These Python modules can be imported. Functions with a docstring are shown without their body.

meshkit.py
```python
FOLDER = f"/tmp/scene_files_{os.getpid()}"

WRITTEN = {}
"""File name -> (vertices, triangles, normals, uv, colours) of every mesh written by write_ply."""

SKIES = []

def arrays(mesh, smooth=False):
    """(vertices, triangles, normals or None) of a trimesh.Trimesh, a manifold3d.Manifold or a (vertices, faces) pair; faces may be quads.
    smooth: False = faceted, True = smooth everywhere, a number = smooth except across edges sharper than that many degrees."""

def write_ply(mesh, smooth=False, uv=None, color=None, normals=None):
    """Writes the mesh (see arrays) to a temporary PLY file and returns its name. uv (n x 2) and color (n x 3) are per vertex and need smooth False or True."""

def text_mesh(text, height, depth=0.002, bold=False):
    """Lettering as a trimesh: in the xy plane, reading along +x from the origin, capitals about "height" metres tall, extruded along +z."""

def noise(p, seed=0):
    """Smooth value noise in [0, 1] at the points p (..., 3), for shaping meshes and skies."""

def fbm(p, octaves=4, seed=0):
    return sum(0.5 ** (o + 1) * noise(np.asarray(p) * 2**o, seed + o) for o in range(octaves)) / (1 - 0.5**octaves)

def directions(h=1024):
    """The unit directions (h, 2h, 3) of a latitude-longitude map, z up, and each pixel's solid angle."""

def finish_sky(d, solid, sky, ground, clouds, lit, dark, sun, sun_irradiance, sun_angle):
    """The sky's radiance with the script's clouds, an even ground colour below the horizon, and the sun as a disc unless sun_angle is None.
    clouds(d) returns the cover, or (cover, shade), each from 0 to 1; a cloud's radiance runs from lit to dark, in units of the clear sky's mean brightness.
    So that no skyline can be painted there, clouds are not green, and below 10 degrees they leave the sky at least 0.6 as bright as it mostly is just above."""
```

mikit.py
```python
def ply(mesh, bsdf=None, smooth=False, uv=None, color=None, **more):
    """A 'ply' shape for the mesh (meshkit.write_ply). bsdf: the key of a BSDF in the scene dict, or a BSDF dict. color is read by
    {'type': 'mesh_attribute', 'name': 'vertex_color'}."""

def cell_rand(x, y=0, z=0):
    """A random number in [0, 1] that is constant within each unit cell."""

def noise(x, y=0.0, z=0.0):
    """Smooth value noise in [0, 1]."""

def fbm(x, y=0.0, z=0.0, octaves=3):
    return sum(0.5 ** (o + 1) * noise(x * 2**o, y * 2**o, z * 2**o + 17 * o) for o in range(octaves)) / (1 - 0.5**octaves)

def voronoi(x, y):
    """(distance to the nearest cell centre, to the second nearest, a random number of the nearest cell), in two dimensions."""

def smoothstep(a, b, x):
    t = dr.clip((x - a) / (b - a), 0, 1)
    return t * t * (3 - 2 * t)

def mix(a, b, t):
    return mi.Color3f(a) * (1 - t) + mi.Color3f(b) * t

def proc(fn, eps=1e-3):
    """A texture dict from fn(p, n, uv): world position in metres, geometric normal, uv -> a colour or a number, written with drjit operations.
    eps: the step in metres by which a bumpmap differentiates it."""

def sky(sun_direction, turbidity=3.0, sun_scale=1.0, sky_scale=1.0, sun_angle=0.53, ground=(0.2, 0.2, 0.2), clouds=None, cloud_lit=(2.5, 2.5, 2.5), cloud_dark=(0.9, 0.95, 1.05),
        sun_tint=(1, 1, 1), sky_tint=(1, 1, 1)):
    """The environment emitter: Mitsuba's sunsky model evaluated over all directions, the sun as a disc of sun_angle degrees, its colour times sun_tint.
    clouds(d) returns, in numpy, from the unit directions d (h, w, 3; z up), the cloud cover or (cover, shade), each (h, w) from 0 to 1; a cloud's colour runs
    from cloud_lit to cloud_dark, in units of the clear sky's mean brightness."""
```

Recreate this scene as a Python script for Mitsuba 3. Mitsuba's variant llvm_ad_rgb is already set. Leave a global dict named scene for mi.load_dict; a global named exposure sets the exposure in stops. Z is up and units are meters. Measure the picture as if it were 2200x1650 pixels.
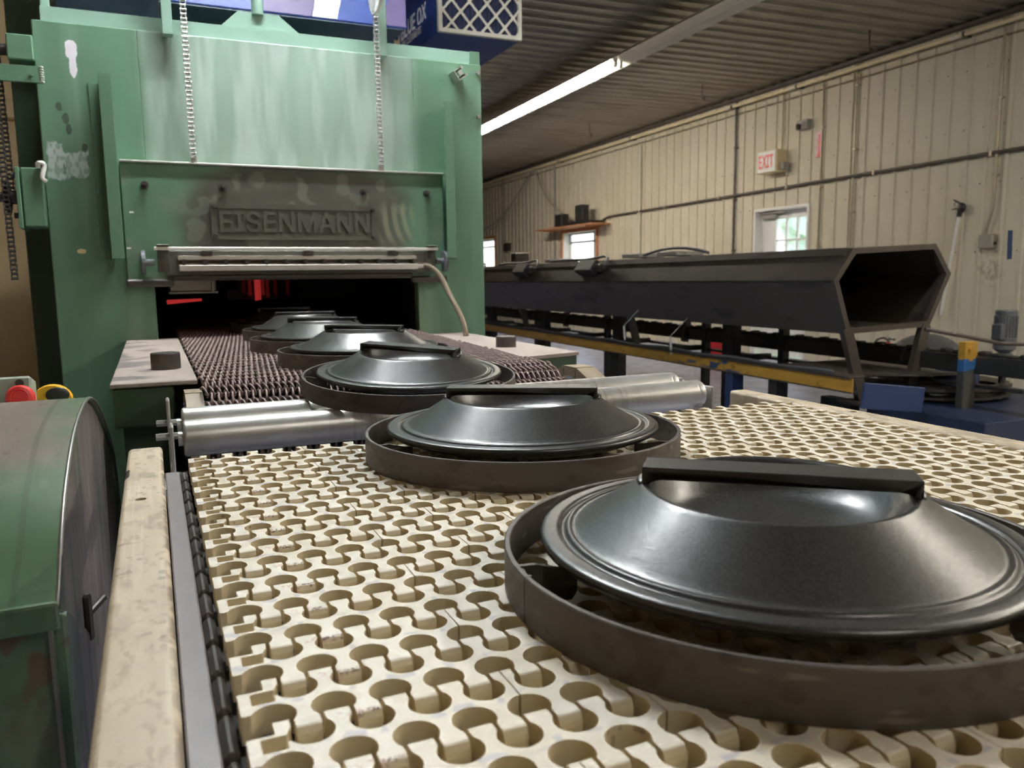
import math, random
import numpy as np, trimesh, manifold3d as m3
import drjit as dr
import mitsuba as mi
import mikit, meshkit
from shapely.geometry import Polygon, Point, box as sbox
from shapely.ops import unary_union
from mikit import proc, noise, fbm, smoothstep, mix

T = mi.ScalarTransform4f
PI = math.pi
rng = np.random.default_rng(7)
scene, labels = {}, {}
exposure = 1.87

# ------------------------------------------------------------------ camera
RC = np.array([[0.9124740964, -0.4089607786, -0.0119207766],
               [-0.0663265810, -0.1191112119, -0.9906630627],
               [0.4037224393, 0.9047450474, -0.1358108657]])     # rows: image right, image down, forward
EYE = np.array([0.0, 0.0, 1.1937])
BZ = 0.95                                                          # top of the cream belt
scene['camera'] = {'type': 'thinlens', 'fov': math.degrees(2 * math.atan(1100 / 1717.8)), 'fov_axis': 'x',
                   'to_world': T().look_at(origin=EYE.tolist(), target=(EYE + RC[2]).tolist(), up=(-RC[1]).tolist()),
                   'aperture_radius': 0.0013, 'focus_distance': 1.05, 'near_clip': 0.02, 'far_clip': 300.0}

# ------------------------------------------------------------------ light
scene['sky'] = {**mikit.sky((-0.6, 0.3, 0.75), turbidity=4.0, sun_scale=1.5, sky_scale=5.0, ground=(0.22, 0.24, 0.2),
                            clouds=lambda d: np.clip(meshkit.fbm(d * 3.0, 4) * 2.2 - 0.5, 0, 1), cloud_lit=(1.6, 1.6, 1.6), cloud_dark=(1.0, 1.05, 1.1)),
                'sampling_weight': 1.5}
COOL, WARM, WARM2, FILL = (92.0, 98.0, 101.0), (23.0, 21.0, 17.8), (37.0, 34.6, 29.8), (17.0, 16.5, 15.4)               # tube radiance
YAW = 2.0                                                          # the room runs 2 degrees off the belt
RM = T().rotate([0, 0, 1], -YAW)
_c, _s = math.cos(math.radians(YAW)), math.sin(math.radians(YAW))
RMAT = np.array([[_c, _s, 0], [-_s, _c, 0], [0, 0, 1.0]])          # local (t, s, z) -> world
CEIL, WALL = 3.74, 7.72


# ------------------------------------------------------------------ helpers
def lin(r, g, b):
    return [((c / 255 + 0.055) / 1.055) ** 2.4 if c > 10 else c / 255 / 12.92 for c in (r, g, b)]


def numbered(base):
    if base not in scene and base not in labels and not any(k.startswith(base + '__') for k in scene):
        return base
    i = 1
    while True:
        k = f'{base}_{i:03d}'
        if k not in scene and k not in labels:
            return k
        i += 1


_count = {}


def nkey(base):
    n = _count.get(base, -1) + 1
    _count[base] = n
    return base if n == 0 else f'{base}_{n:03d}'


def thing(name, label, cat, group=None):
    k = nkey(name)
    labels[k] = {'label': label, 'category': cat}
    if group:
        labels[k]['group'] = group
    return k


def structure(name, label=None):
    k = nkey(name)
    labels[k] = {'kind': 'structure'}
    if label:
        labels[k]['label'] = label
    return k


def put(key, mesh, bsdf, smooth=False, to_world=None, **kw):
    d = dict(mesh) if isinstance(mesh, dict) and 'type' in mesh else mikit.ply(mesh, bsdf, smooth, **kw)
    if to_world is not None:
        d['to_world'] = to_world
    scene[key] = d
    return key


def part(root, name, mesh, bsdf=None, smooth=False, to_world=None, label=None, kind=None, **kw):
    k = nkey(root + '__' + name)
    put(k, mesh, bsdf, smooth, to_world, **kw)
    if label or kind:
        labels[k] = {}
        if label:
            labels[k]['label'] = label
        if kind:
            labels[k]['kind'] = kind
    return k


def single(name, mesh, bsdf, label, cat, smooth=False, group=None, to_world=None):
    k = thing(name, label, cat, group)
    put(k, mesh, bsdf, smooth, to_world)
    return k


def bx(x0, x1, y0, y1, z0, z1, b=0.0):
    lo, hi = np.array([min(x0, x1), min(y0, y1), min(z0, z1)]), np.array([max(x0, x1), max(y0, y1), max(z0, z1)])
    if b <= 0:
        m = trimesh.creation.box(extents=hi - lo)
        m.apply_translation((lo + hi) / 2)
        return m
    b = min(b, 0.45 * (hi - lo).min())
    pts = []
    for sx in (0, 1):
        for sy in (0, 1):
            for sz in (0, 1):
                c = np.where([sx, sy, sz], hi, lo)
                sg = np.where([sx, sy, sz], -1, 1)
                for k in range(3):
                    p = c + sg * b
                    p[k] = c[k]
                    pts.append(p)
    return trimesh.convex.convex_hull(np.array(pts))


def cat(ms):
    return trimesh.util.concatenate(ms)


def cyl(p0, p1, r, n=20, r2=None):
    p0, p1 = np.array(p0, float), np.array(p1, float)
    z = p1 - p0
    h = np.linalg.norm(z)
    z /= h
    x = np.cross(z, [0, 0, 1] if abs(z[2]) < 0.9 else [1, 0, 0])
    x /= np.linalg.norm(x)
    y = np.cross(z, x)
    a = np.arange(n) * 2 * PI / n
    ring = np.outer(np.cos(a), x) + np.outer(np.sin(a), y)
    r2 = r if r2 is None else r2
    v = np.vstack([p0 + ring * r, p1 + ring * r2, [p0], [p1]])
    i = np.arange(n)
    j = (i + 1) % n
    f = np.vstack([np.c_[i, j, j + n], np.c_[i, j + n, i + n], np.c_[j, i, i * 0 + 2 * n], np.c_[i + n, j + n, i * 0 + 2 * n + 1]])
    return trimesh.Trimesh(v, f, process=False)


def tube(pts, r, n=8, closed=False):
    pts = np.array(pts, float)
    tg = np.gradient(pts, axis=0)
    tg /= np.linalg.norm(tg, axis=1, keepdims=True) + 1e-12
    u = np.cross(tg[0], [0.3, 0.2, 1.0])
    u /= np.linalg.norm(u)
    a = np.arange(n) * 2 * PI / n
    rings = []
    for p, t in zip(pts, tg):
        u = u - t * (u @ t)
        u /= np.linalg.norm(u)
        w = np.cross(t, u)
        rings.append(p + r * (np.outer(np.cos(a), u) + np.outer(np.sin(a), w)))
    m = len(pts)
    v = np.vstack(rings + [pts[:1], pts[-1:]])
    i = np.arange(n)
    j = (i + 1) % n
    f = [np.vstack([np.c_[i + k * n, j + k * n, j + (k + 1) * n], np.c_[i + k * n, j + (k + 1) * n, i + (k + 1) * n]]) for k in range(m - 1)]
    f += [np.c_[j, i, i * 0 + m * n], np.c_[i + (m - 1) * n, j + (m - 1) * n, i * 0 + m * n + 1]]
    return trimesh.Trimesh(v, np.vstack(f), process=False)


def smooth_path(pts, n=24):
    from scipy.interpolate import CubicSpline
    pts = np.array(pts, float)
    t = np.r_[0, np.cumsum(np.linalg.norm(np.diff(pts, axis=0), axis=1))]
    return CubicSpline(t, pts)(np.linspace(0, t[-1], n))


def lathe(prof, n=96, closed=True):
    prof = np.array(prof, float)
    a = np.arange(n) * 2 * PI / n
    v = np.stack([np.outer(prof[:, 0], np.cos(a)), np.outer(prof[:, 0], np.sin(a)), np.repeat(prof[:, 1:2], n, 1)], -1).reshape(-1, 3)
    m = len(prof)
    i = np.arange(n)
    j = (i + 1) % n
    f = []
    for k in range(m - 1 + (1 if closed else 0)):
        k2 = (k + 1) % m
        f += [np.c_[i + k * n, j + k2 * n, j + k * n], np.c_[i + k * n, i + k2 * n, j + k2 * n]]
    me = trimesh.Trimesh(v, np.vstack(f), process=False)
    me.update_faces(me.area_faces > 1e-14)
    return me


def ext(poly, z0, z1):
    geoms = getattr(poly, 'geoms', [poly])
    ms = []
    for g in geoms:
        m = trimesh.creation.extrude_polygon(g, z1 - z0, engine='earcut')
        m.apply_translation([0, 0, z0])
        ms.append(m)
    return cat(ms)


def mat4(x, y, z, o=(0, 0, 0)):
    M = np.eye(4)
    M[:3, 0], M[:3, 1], M[:3, 2], M[:3, 3] = x, y, z, o
    return M


def tf(mesh, M):
    m = mesh.copy()
    m.apply_transform(M)
    return m


def mv(mesh, x=0, y=0, z=0):
    m = mesh.copy()
    m.apply_translation([x, y, z])
    return m


def rotz(mesh, deg, o=(0, 0, 0)):
    return tf(mesh, trimesh.transformations.rotation_matrix(math.radians(deg), [0, 0, 1], o))


def rotx(mesh, deg, o=(0, 0, 0)):
    return tf(mesh, trimesh.transformations.rotation_matrix(math.radians(deg), [1, 0, 0], o))


def roty(mesh, deg, o=(0, 0, 0)):
    return tf(mesh, trimesh.transformations.rotation_matrix(math.radians(deg), [0, 1, 0], o))


def room(mesh):
    m = mesh.copy()
    m.vertices = m.vertices @ RMAT.T
    return m


def to_man(m):
    m = m.copy()
    m.merge_vertices()
    return m3.Manifold(m3.Mesh(np.asarray(m.vertices, np.float32), np.asarray(m.faces, np.uint32)))


def from_man(m):
    q = m.to_mesh()
    return trimesh.Trimesh(q.vert_properties[:, :3], q.tri_verts, process=False)


def boltmesh(p, axis, r, h, n=6):
    p, axis = np.array(p, float), np.array(axis, float)
    return cyl(p, p + axis * h, r, n)


# ------------------------------------------------------------------ materials
def pbr(name, col, rough=0.5, metal=0.0, spec=0.5, bump=None, bscale=1.0, two=True, **kw):
    c = {'type': 'rgb', 'value': list(col)} if not isinstance(col, dict) else col
    d = {'type': 'principled', 'base_color': c, 'roughness': rough, 'metallic': metal, 'specular': spec, **kw}
    if bump is not None:
        d = {'type': 'bumpmap', 'arbitrary': bump, 'scale': bscale, 'bsdf': d}
    if two:
        d = {'type': 'twosided', 'bsdf': d}
    scene[name] = d
    return name


X0, COLP, ROWP, ROW0 = 0.0635, 0.0336, 0.0514, 1.1203              # first bulb, column and row pitch, centre of the farthest row


def f_belt(p, n, uv):
    base = mix(lin(224, 216, 200), lin(208, 196, 172), smoothstep(0.35, 0.75, fbm(p.x * 14, p.y * 14, p.z * 14)))
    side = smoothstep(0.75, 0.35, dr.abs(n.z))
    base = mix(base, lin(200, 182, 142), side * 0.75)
    # worn rims of the openings, with the bevel highlight painted pale
    u = (p.x - X0) / COLP + 0.5
    k = dr.floor(u)
    v = (p.y - ROW0) / ROWP
    j = dr.floor(v + 0.5)
    yl = (v - j) * ROWP
    xa = (u - k - 0.5) * COLP
    xb = (u - 0.5 - dr.floor(u - 0.5) - 0.5) * COLP
    d1 = dr.abs(dr.sqrt(xb * xb + dr.square(yl + 0.0138)) - 0.0128)
    d2 = dr.abs(dr.sqrt(xa * xa + dr.square(yl - 0.0138)) - 0.0128)
    rim = smoothstep(0.0013, 0.0004, dr.minimum(d1, d2)) * (1 - side)
    base = mix(base, lin(238, 230, 212), rim * 0.7)
    # blue grey scuffs on the web
    sc = smoothstep(0.55, 0.8, noise(p.x * 160, p.y * 160)) * smoothstep(0.007, 0.002, dr.abs(yl)) * (1 - side)
    base = mix(base, lin(176, 172, 176), sc * 0.75)
    mot = smoothstep(0.5, 0.72, fbm(p.x * 75, p.y * 75, 3.0)) * (1 - side)
    base = mix(base, lin(194, 182, 160), mot * 0.35)
    # dark red smears on the second column of knuckles
    col2 = smoothstep(0.011, 0.006, dr.abs(p.x - (X0 + COLP)))
    wob = 0.0016 * noise(p.x * 260, j * 3.1) - 0.0008
    fr = smoothstep(0.0022, 0.0008, dr.abs(yl + 0.0300 + wob))
    fr2 = smoothstep(0.0022, 0.0008, dr.abs(yl - ROWP + 0.0300 + wob))
    red = smoothstep(0.50, 0.62, noise(p.x * 900, p.y * 900, p.z * 900)) * col2 * dr.maximum(fr, fr2)
    base = mix(base, lin(92, 30, 36), red * 0.9)
    pink = smoothstep(0.0085, 0.006, dr.abs(p.x - (X0 + COLP - 0.0115))) * smoothstep(0.010, 0.004, dr.abs(yl - ROWP + 0.026)) * smoothstep(0.45, 0.7, noise(p.x * 500, p.y * 500, p.z * 500))
    base = mix(base, lin(176, 120, 112), pink * 0.5)
    spk = smoothstep(0.80, 0.86, noise(p.x * 230 + 7, p.y * 230, p.z * 230)) * smoothstep(0.55, 0.75, noise(p.x * 9, p.y * 9))
    return mix(base, lin(120, 80, 60), spk * 0.5)


def f_peb(p, n, uv):
    return 0.6 * noise(p.x * 950, p.y * 950, p.z * 950) + 0.4 * noise(p.x * 550, p.y * 550, p.z * 550)


def f_lidcol(p, n, uv):
    return mix((0.007, 0.0068, 0.0066), (0.020, 0.0195, 0.019), smoothstep(0.3, 0.7, noise(p.x * 1250, p.y * 1250, p.z * 1250)))


def f_paint(p, n, uv):
    g = mix(lin(84, 116, 93), lin(97, 130, 106), fbm(p.x * 5, p.y * 5, p.z * 2))
    st = smoothstep(0.5, 0.8, fbm(p.x * 16, p.y * 16, p.z * 1.1))
    g = mix(g, lin(136, 162, 142), st * 0.35)
    onface = smoothstep(0.02, 0.004, dr.abs(p.y - 3.15))
    film = smoothstep(-0.01, 0.06, p.x) * smoothstep(1.03, 0.95, p.x) * smoothstep(1.50, 1.60, p.z) * onface  # dust film, with the lamp's glow on the upper panel painted pale
    g = mix(g, lin(168, 184, 175), film * (0.42 + 0.40 * smoothstep(0.35, 0.7, fbm(p.x * 18, 3.0, p.z * 2.2))))
    def blob(x, z, rx, rz, w=0.3):
        q = dr.sqrt(dr.square((p.x - x) / rx) + dr.square((p.z - z) / rz)) + w * (fbm(p.x * 45, 5.0, p.z * 45) - 0.5) * 2
        return smoothstep(1.0, 0.86, q) * onface

    def patch(x, z, rx, rz, w=0.35):
        q = dr.maximum(dr.abs(p.x - x) / rx, dr.abs(p.z - z) / rz) + w * (fbm(p.x * 60, 9.0, p.z * 30) - 0.5) * 2
        return smoothstep(1.0, 0.85, q) * onface
    scr = smoothstep(0.3, 0.55, noise(p.x * 150, 2.0, p.z * 50))
    g = mix(g, lin(236, 232, 240), dr.maximum(blob(-0.192, 1.955, 0.021, 0.032), blob(-0.189, 1.905, 0.0125, 0.045)))
    g = mix(g, lin(168, 178, 172), dr.maximum(patch(-0.205, 1.580, 0.040, 0.044), patch(-0.266, 1.588, 0.026, 0.060)) * (0.45 + 0.55 * scr))
    g = mix(g, lin(226, 208, 160), blob(-0.212, 1.290, 0.016, 0.009))
    for x, z in ((-0.243, 1.77), (-0.225, 1.73), (-0.218, 1.695), (-0.175, 1.64)):
        g = mix(g, lin(58, 66, 58), blob(x, z, 0.010, 0.017, 0.5) * 0.8)
    return g


def f_door(p, n, uv):
    g = mix(lin(84, 116, 93), lin(96, 128, 105), fbm(p.x * 6, 1.0, p.z * 3))
    hx, hz = (p.x - 0.52) / 0.50, (p.z - 1.34) / 0.36
    q = dr.sqrt(hx * hx + hz * hz) + 0.5 * (fbm(p.x * 5, 2.0, p.z * 5) - 0.5)
    g = mix(g, mix(lin(60, 60, 54), lin(84, 84, 76), fbm(p.x * 9, 4.0, p.z * 9)), smoothstep(1.02, 0.72, q))
    bl = smoothstep(0.62, 0.70, fbm(p.x * 13, 7.0, p.z * 11))
    g = mix(g, lin(120, 124, 112), bl * 0.35)
    w = dr.abs(dr.sin(p.x * 75 + 3 * dr.sin(p.z * 14) + 3 * noise(p.x * 20, p.z * 9)))
    wipe = smoothstep(0.80, 0.87, p.x) * smoothstep(0.99, 0.94, p.x) * smoothstep(1.30, 1.36, p.z) * smoothstep(1.50, 1.44, p.z)
    g = mix(g, lin(158, 154, 126), wipe * smoothstep(0.45, 0.95, w) * 0.38)
    for tx_, tz_ in ((-0.045, 1.423), (-0.062, 1.30)):
        g = mix(g, lin(232, 230, 224), smoothstep(0.008, 0.006, dr.abs(p.x - tx_)) * smoothstep(0.0035, 0.0025, dr.abs(p.z - tz_)))
    rust = smoothstep(1.21, 1.18, p.z) * smoothstep(0.35, 0.6, fbm(p.x * 25, 3.0, p.z * 25))
    return mix(g, lin(104, 84, 70), rust * 0.7)


def f_guard(p, n, uv):
    g = mix(lin(66, 96, 66), lin(88, 116, 86), fbm(p.x * 14, p.y * 6, p.z * 6))
    g = mix(g, lin(112, 124, 100), smoothstep(0.5, 0.75, fbm(p.x * 40, p.y * 16, p.z * 16)) * 0.5)
    w = fbm(p.x * 9 + 4, p.y * 7, p.z * 4)
    top = smoothstep(0.972, 1.03, p.z + 0.10 * (w - 0.5) - 0.25 * (p.x + 0.16))
    g = mix(g, lin(124, 106, 102), dr.clip(top, 0, 1) * 0.8)
    sp = smoothstep(0.80, 0.84, noise(p.x * 150, p.y * 60, p.z * 150)) * smoothstep(0.4, 0.6, noise(p.x * 12, p.y * 8))
    g = mix(g, lin(104, 84, 78), sp * 0.5)
    dr1 = smoothstep(0.004, 0.002, dr.abs(p.x + 0.137 + 0.004 * noise(p.z * 30))) * smoothstep(0.86, 0.9, p.z)
    g = mix(g, lin(60, 62, 50), dr1 * 0.3)
    ru = smoothstep(0.50, 0.62, fbm(p.x * 40, p.y * 30, p.z * 22)) * smoothstep(0.89, 0.86, p.z) * smoothstep(0.70, 0.84, p.z)
    return mix(g, lin(96, 66, 46), ru * 0.8)


def f_gside(p, n, uv):
    b = mix(lin(138, 130, 128), lin(112, 104, 104), fbm(p.y * 24, p.z * 3, 1.0))
    return mix(b, lin(92, 108, 92), smoothstep(0.55, 0.66, fbm(p.y * 16, p.z * 2.5, 7.0)) * 0.7)


def f_rail(p, n, uv):
    g = mix(lin(196, 180, 156), lin(174, 158, 134), fbm(p.x * 40, p.y * 9, p.z * 40))
    st = smoothstep(0.52, 0.75, fbm(p.x * 30 + 5, p.y * 14, p.z * 30))
    g = mix(g, lin(152, 136, 118), st * 0.55)
    g = mix(g, lin(150, 132, 108), smoothstep(0.52, 0.72, fbm(p.x * 130, p.y * 70, p.z * 130)) * 0.45)
    g = mix(g, lin(128, 112, 94), smoothstep(0.60, 0.72, fbm(p.x * 60 + 9, p.y * 26, 2.0)) * smoothstep(0.45, 0.85, p.y) * 0.4)
    g = mix(g, lin(92, 80, 68), smoothstep(-0.0065, -0.001, p.x) * smoothstep(0.35, 0.6, fbm(p.x * 90, p.y * 60, 6.0)) * smoothstep(0.5, 0.45, p.x) * 0.7)
    lng = smoothstep(0.60, 0.75, noise(p.x * 420, p.y * 14, 3.0)) * smoothstep(0.45, 0.6, noise(p.x * 30, p.y * 8, 1.0))
    g = mix(g, lin(206, 194, 174), lng * 0.25)
    chip = smoothstep(0.0035, 0.0010, p.x + 0.0462 - 0.0035 * smoothstep(0.74, 0.85, noise(p.y * 45, 2.0))) * smoothstep(0.9, 0.97, p.y) * smoothstep(0.74, 0.80, noise(p.y * 45, 2.0))
    g = mix(g, lin(48, 40, 36), chip)
    dk = smoothstep(0.80, 0.84, noise(p.x * 120, p.y * 120, p.z * 120)) * smoothstep(0.4, 0.7, noise(p.x * 15, p.y * 12))
    return mix(g, lin(110, 90, 72), dk * 0.35)


def f_roller(p, n, uv):
    b = mix(lin(214, 213, 211), lin(190, 186, 178), fbm(p.x * 22, p.y * 50, p.z * 50))
    ring = noise(p.x * 420, 1.0)
    zone = smoothstep(0.20, 0.42, p.x) * smoothstep(1.02, 0.74, p.x)
    b = mix(b, lin(124, 110, 92), zone * (0.35 + 0.5 * smoothstep(0.45, 0.7, fbm(p.x * 160, p.y * 12, p.z * 12))) * (0.6 + 0.4 * ring))
    ed = smoothstep(0.085, 0.05, p.x)
    return mix(b, lin(150, 146, 130), ed * 0.4)


def f_steel(p, n, uv):
    b = mix(lin(86, 81, 77), lin(66, 61, 58), fbm(p.x * 18, p.y * 18, p.z * 40))
    s2 = smoothstep(0.55, 0.72, fbm(p.x * 60 + 3, p.y * 60, p.z * 60))
    b = mix(b, lin(58, 46, 44), s2 * 0.6)
    return mix(b, lin(128, 122, 112), smoothstep(0.68, 0.78, fbm(p.x * 26, p.y * 26, p.z * 90)) * 0.35)


def f_wall(p, n, uv):
    b = mix(lin(212, 204, 184), lin(202, 193, 172), fbm(p.x * 2, p.y * 1.2, p.z * 0.7))
    st = smoothstep(0.5, 0.8, fbm(p.x * 4, p.y * 6, p.z * 0.8))
    b = mix(b, lin(190, 180, 156), st * 0.25)
    s = p.y * _c + p.x * _s
    dirt = smoothstep(0.22, 0.05, dr.sqrt(dr.square(s - 5.86) + dr.square((p.z - 1.2) * 0.8))) * smoothstep(0.4, 0.65, fbm(p.x * 30, p.y * 30, p.z * 20))
    return mix(b, lin(140, 122, 92), dirt * 0.6)


def f_ceil(p, n, uv):
    b = mix(lin(148, 140, 128), lin(132, 124, 112), fbm(p.x * 0.9, p.y * 2.0, 1.0))
    return mix(b, lin(104, 95, 82), smoothstep(0.5, 0.8, fbm(p.x * 1.5, p.y * 6.0, 4.0)) * 0.4)


def f_floor(p, n, uv):
    return mix(lin(142, 150, 176), lin(116, 122, 146), fbm(p.x * 1.5, p.y * 1.5, 2.0)) * (0.8 + 0.4 * noise(p.x * 9, p.y * 9))


def f_plate(p, n, uv):
    b = mix(lin(156, 142, 134), lin(136, 123, 115), fbm(p.x * 12, p.y * 5, 2.0))
    dk = smoothstep(0.52, 0.66, fbm(p.x * 9 + 2, p.y * 14, 5.0)) * smoothstep(0.03, -0.05, p.x)
    return mix(b, lin(92, 84, 84), dk * 0.8)


def f_wire(p, n, uv):
    return mix(lin(146, 126, 122), lin(116, 98, 94), noise(p.x * 60, p.y * 60, p.z * 60))


def f_yellow(p, n, uv):
    b = mix(lin(184, 138, 52), lin(156, 116, 46), fbm(p.x * 6, p.y * 6, p.z * 20))
    s = p.y * _c + p.x * _s
    ch = smoothstep(0.56, 0.63, fbm(p.x * 8, p.y * 8, p.z * 30)) * smoothstep(5.7, 4.9, s) * smoothstep(4.2, 4.6, s)
    b = mix(b, lin(40, 66, 104), ch)
    return mix(b, lin(90, 66, 34), smoothstep(0.6, 0.75, fbm(p.x * 20, p.y * 20, p.z * 40)) * 0.5)


def f_post(p, n, uv):
    b = mix(lin(186, 144, 54), lin(160, 120, 46), fbm(p.x * 20, p.y * 20, p.z * 20))
    k = p.z + 0.05 * (fbm(p.x * 25, p.y * 25, p.z * 12) - 0.5)
    b = mix(lin(44, 88, 138), b, smoothstep(0.665, 0.67, k))
    return mix(lin(56, 56, 54), b, smoothstep(0.60, 0.615, k))


def f_hood(p, n, uv):
    b = mix(lin(50, 44, 40), lin(57, 51, 46), fbm(p.x * 2, p.y * 2, p.z * 4))
    return mix(b, lin(34, 30, 28), smoothstep(0.62, 0.70, fbm(p.x * 3, p.y * 3, p.z * 9)) * 0.6)


def f_mark(p, n, uv):
    return mix(lin(158, 142, 120), lin(104, 90, 72), fbm(p.x * 20, p.y * 3, p.z * 20))


pbr('m_belt', proc(f_belt), 0.48, spec=0.4)
pbr('m_lid', proc(f_lidcol), 0.335, spec=0.75, bump=proc(f_peb, eps=2e-4), bscale=0.00008)
pbr('m_handle', (0.016, 0.0155, 0.015), 0.42, spec=0.6, bump=proc(f_peb, eps=2e-4), bscale=0.00006)
pbr('m_ring', proc(f_steel), 0.50, metal=0.55, spec=0.4)
pbr('m_paint', proc(f_paint), 0.42, spec=0.45)
pbr('m_door', proc(f_door), 0.42, metal=0.25, spec=0.45)
pbr('m_green', lin(84, 116, 93), 0.42, spec=0.45)
pbr('m_green_shade', lin(42, 60, 42), 0.5, spec=0.4)  # furnace green with the shade of recessed parts put into the colour
pbr('m_mint', lin(132, 162, 147), 0.4, spec=0.45)
pbr('m_guard', proc(f_guard), 0.32, spec=0.55)
pbr('m_guardside', proc(f_gside), 0.42, metal=0.3)
pbr('m_rail', proc(f_rail), 0.5, spec=0.4)
pbr('m_roller', proc(f_roller), 0.36, metal=0.7)
pbr('m_wall', proc(f_wall), 0.55, spec=0.35)
pbr('m_ceil', proc(f_ceil), 0.30, metal=0.35, spec=0.5)
pbr('m_floor', proc(f_floor), 0.28, spec=0.5)
pbr('m_plate', proc(f_plate), 0.55)
pbr('m_wire', proc(f_wire), 0.5, metal=0.25)
pbr('m_yellow', proc(f_yellow), 0.45)
pbr('m_post', proc(f_post), 0.45)
pbr('m_hood', proc(f_hood), 0.38, spec=0.5)
pbr('m_stave', proc(f_mark), 0.6)
pbr('m_steel', lin(176, 174, 170), 0.32, metal=0.9)
pbr('m_galv', lin(196, 194, 190), 0.38, metal=0.7)
pbr('m_brushed', lin(226, 222, 214), 0.36, metal=0.35)
pbr('m_darksteel', lin(76, 72, 70), 0.42, metal=0.7)
pbr('m_olive', lin(80, 79, 72), 0.42, metal=0.4)
pbr('m_black', lin(26, 26, 27), 0.45)
pbr('m_soot', lin(16, 16, 18), 0.7)
pbr('m_wear', lin(122, 114, 114), 0.42)
pbr('m_edge_shade', lin(70, 64, 60), 0.6, spec=0.3)
pbr('m_lap_shade', lin(118, 106, 84), 0.6)
pbr('m_navydark', lin(20, 30, 54), 0.45)
pbr('m_blue', lin(40, 62, 128), 0.42)
pbr('m_navy', lin(46, 60, 84), 0.45)
pbr('m_bluepaint', lin(34, 50, 86), 0.42)
pbr('m_white', lin(232, 230, 226), 0.5)
pbr('m_cream', lin(226, 208, 168), 0.5)
pbr('m_offwhite', lin(214, 208, 192), 0.45)
pbr('m_pleat', lin(40, 44, 72), 0.8)
pbr('m_purple', lin(84, 72, 110), 0.45)
pbr('m_red', lin(204, 40, 44), 0.35)
pbr('m_estop', lin(214, 62, 62), 0.3, spec=0.6)
pbr('m_tan', lin(186, 160, 120), 0.6)
pbr('m_wood', lin(196, 134, 92), 0.5)
pbr('m_trimdark', lin(66, 58, 54), 0.5)
pbr('m_conduit', lin(170, 160, 140), 0.38, metal=0.5)
pbr('m_grey', lin(150, 146, 138), 0.45)
pbr('m_greygreen', lin(150, 162, 148), 0.4)
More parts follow.
